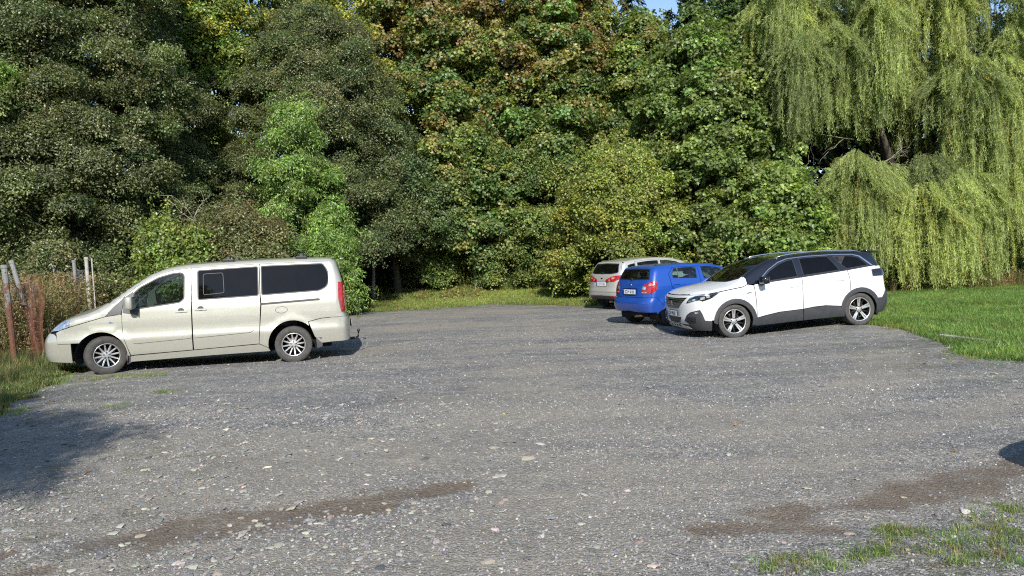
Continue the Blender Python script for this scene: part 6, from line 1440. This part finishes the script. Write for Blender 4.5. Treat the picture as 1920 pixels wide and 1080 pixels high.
PO = [(-9.62, 14.25, 1.96, .055, -.055, 0, 'rust', 'thick post with grey top and rusty foot at the left edge'), (-9.75, 15.3, 2.05, .045, -.30, .05, 'rust', 'post leaning far to the left behind the van nose'), (-12.75, 20.8, 2.0, .035, -.03, 0, 'rust', 'slim galvanised post behind the leaning one'), (-12.9, 22.0, 2.0, .033, -.02, 0, 'rust', 'slim spotted post right of the galvanised one'), (-11.65, 19.9, 2.10, .045, -.03, 0, 'rust', 'reddish post with grey cap'), (-11.05, 19.4, 2.16, .045, -.02, 0, 'concrete', 'pale square post last in the row'), (-10.85, 19.3, 2.12, .018, -.02, 0, 'concrete', 'thin pipe beside the pale post')]
for (x, y, h, r, lean, ly, mt, lb) in PO:
    z = float(gz(x, y)); bm = bmesh.new(); q = [(x-fence.location.x+lean*k*h/2, y-fence.location.y+ly*k, z-.15+(h+.15)*k) for k in (0, .5, .96, 1.)]
    q = [(x-fence.location.x+lean*h*k, y-fence.location.y+ly*h*k, z-.15+(h+.15)*k) for k in (0, .5, .97, .971, 1.)]
    tube(bm, q, [r, r, r, r*1.18, r*1.18], 10); o = bm_obj('post', bm, M[mt], fence, False, ); o['label'] = lb
def wire_panel(a, b, h, sag, step=.10, mat='rust', name='wire_mesh', r=.0036, bow=.1):
    bm = bmesh.new(); ax, ay = a; bx, by = b; L = math.hypot(bx-ax, by-ay); n = int(L/step); rows = int(h/step)
    def pt(u, v):
        k = math.sin(math.pi*min(1, max(0, u/L))); return (ax+(bx-ax)*u/L-fence.location.x, ay+(by-ay)*u/L-fence.location.y+bow*k*math.sin(v*2.1), float(gz(ax, ay))+.08+v-sag*k*v/h)
    for i in range(-rows, n+rows):
        for sgn in (1, -1):
            u0 = i*step; pts = [pt(u0+sgn*k*step*.5, k*step) for k in range(rows+1) if 0 <= u0+sgn*k*step*.5 <= L]
            if len(pts) > 1: tube(bm, pts[::3]+[pts[-1]], r, 3, False)
    for v in (.02, h*.5, h-.02): tube(bm, [pt(L*k/8, v) for k in range(9)], r*1.3, 3, False)
    o = bm_obj(name, bm, M[mat], fence); o['kind'] = 'stuff'; return o
wire_panel((-9.62, 14.25), (-9.9, 15.3), 1.7, .3); wire_panel((-9.9, 15.3), (-12.75, 20.8), 1.5, .4); wire_panel((-12.75, 20.8), (-11.65, 19.9), 1.8, .1); wire_panel((-11.65, 19.9), (-11.05, 19.4), 1.8, .05); wire_panel((-13.4, 14.6), (-9.62, 14.25), 1.6, .25)
# rust-red plastic netting hanging in folds
def netting(label, x, y, w, h, seed):
    rg = np.random.default_rng(seed); V = []; F = []; nx, nz = 22, 26; ph = rg.random(4)*6
    for j in range(nz+1):
        for i in range(nx+1):
            u = i/nx; v = j/nz; V.append((x+w*(u-.5)*(.55+.45*v)+.05*math.sin(v*7+ph[0])+.18*(1-v)*.6, y+.025*math.sin(u*11+ph[1]+v*2)+.04*math.sin(v*9), float(gz(x, y))+h*v-.04*math.sin(u*9+ph[2])))
    bm = bmesh.new(); vs = [Vector(v) for v in V]; g = lambda i, j: vs[j*(nx+1)+i]
    for i in range(nx+1): tube(bm, [g(i, j) for j in range(0, nz+1, 2)], .0024, 3, False)
    for j in range(nz+1): tube(bm, [g(i, j) for i in range(0, nx+1, 2)], .0018, 3, False)
    o = bm_obj('netting', bm, M['rustred']); tag(o, label, 'netting'); return o
netting('rust red netting hanging between the two front posts', -9.55, 14.75, .42, 1.75, 1)
# kerb in the lawn edge
bm = bmesh.new(); rbox(bm, (0, 0, 0), (1.15, .10, .10), .012, None, 2); kb = bm_obj('kerb_stone', bm, M['concrete']); kb.location = (7.98, 12.95, float(gz(8., 12.95))+.022); kb.rotation_euler = (0, .02, R_(-72)); tag(kb, 'pale kerb stone half sunk at the lawn edge', 'kerb')
# copied car added out of view to cast the shadow at the right edge
def copy_tree_of(o, parent=None):
    c = o.copy(); COL.objects.link(c); c.parent = parent
    for ch in list(o.children): copy_tree_of(ch, c)
    return c
shadow_car = copy_tree_of(hatch); shadow_car.location = (4.82, 4.45, 0.0); shadow_car.rotation_euler = (0, 0, R_(-68)); shadow_car['label'] = 'copy of the blue hatchback added unseen beyond the right edge for its shadow'
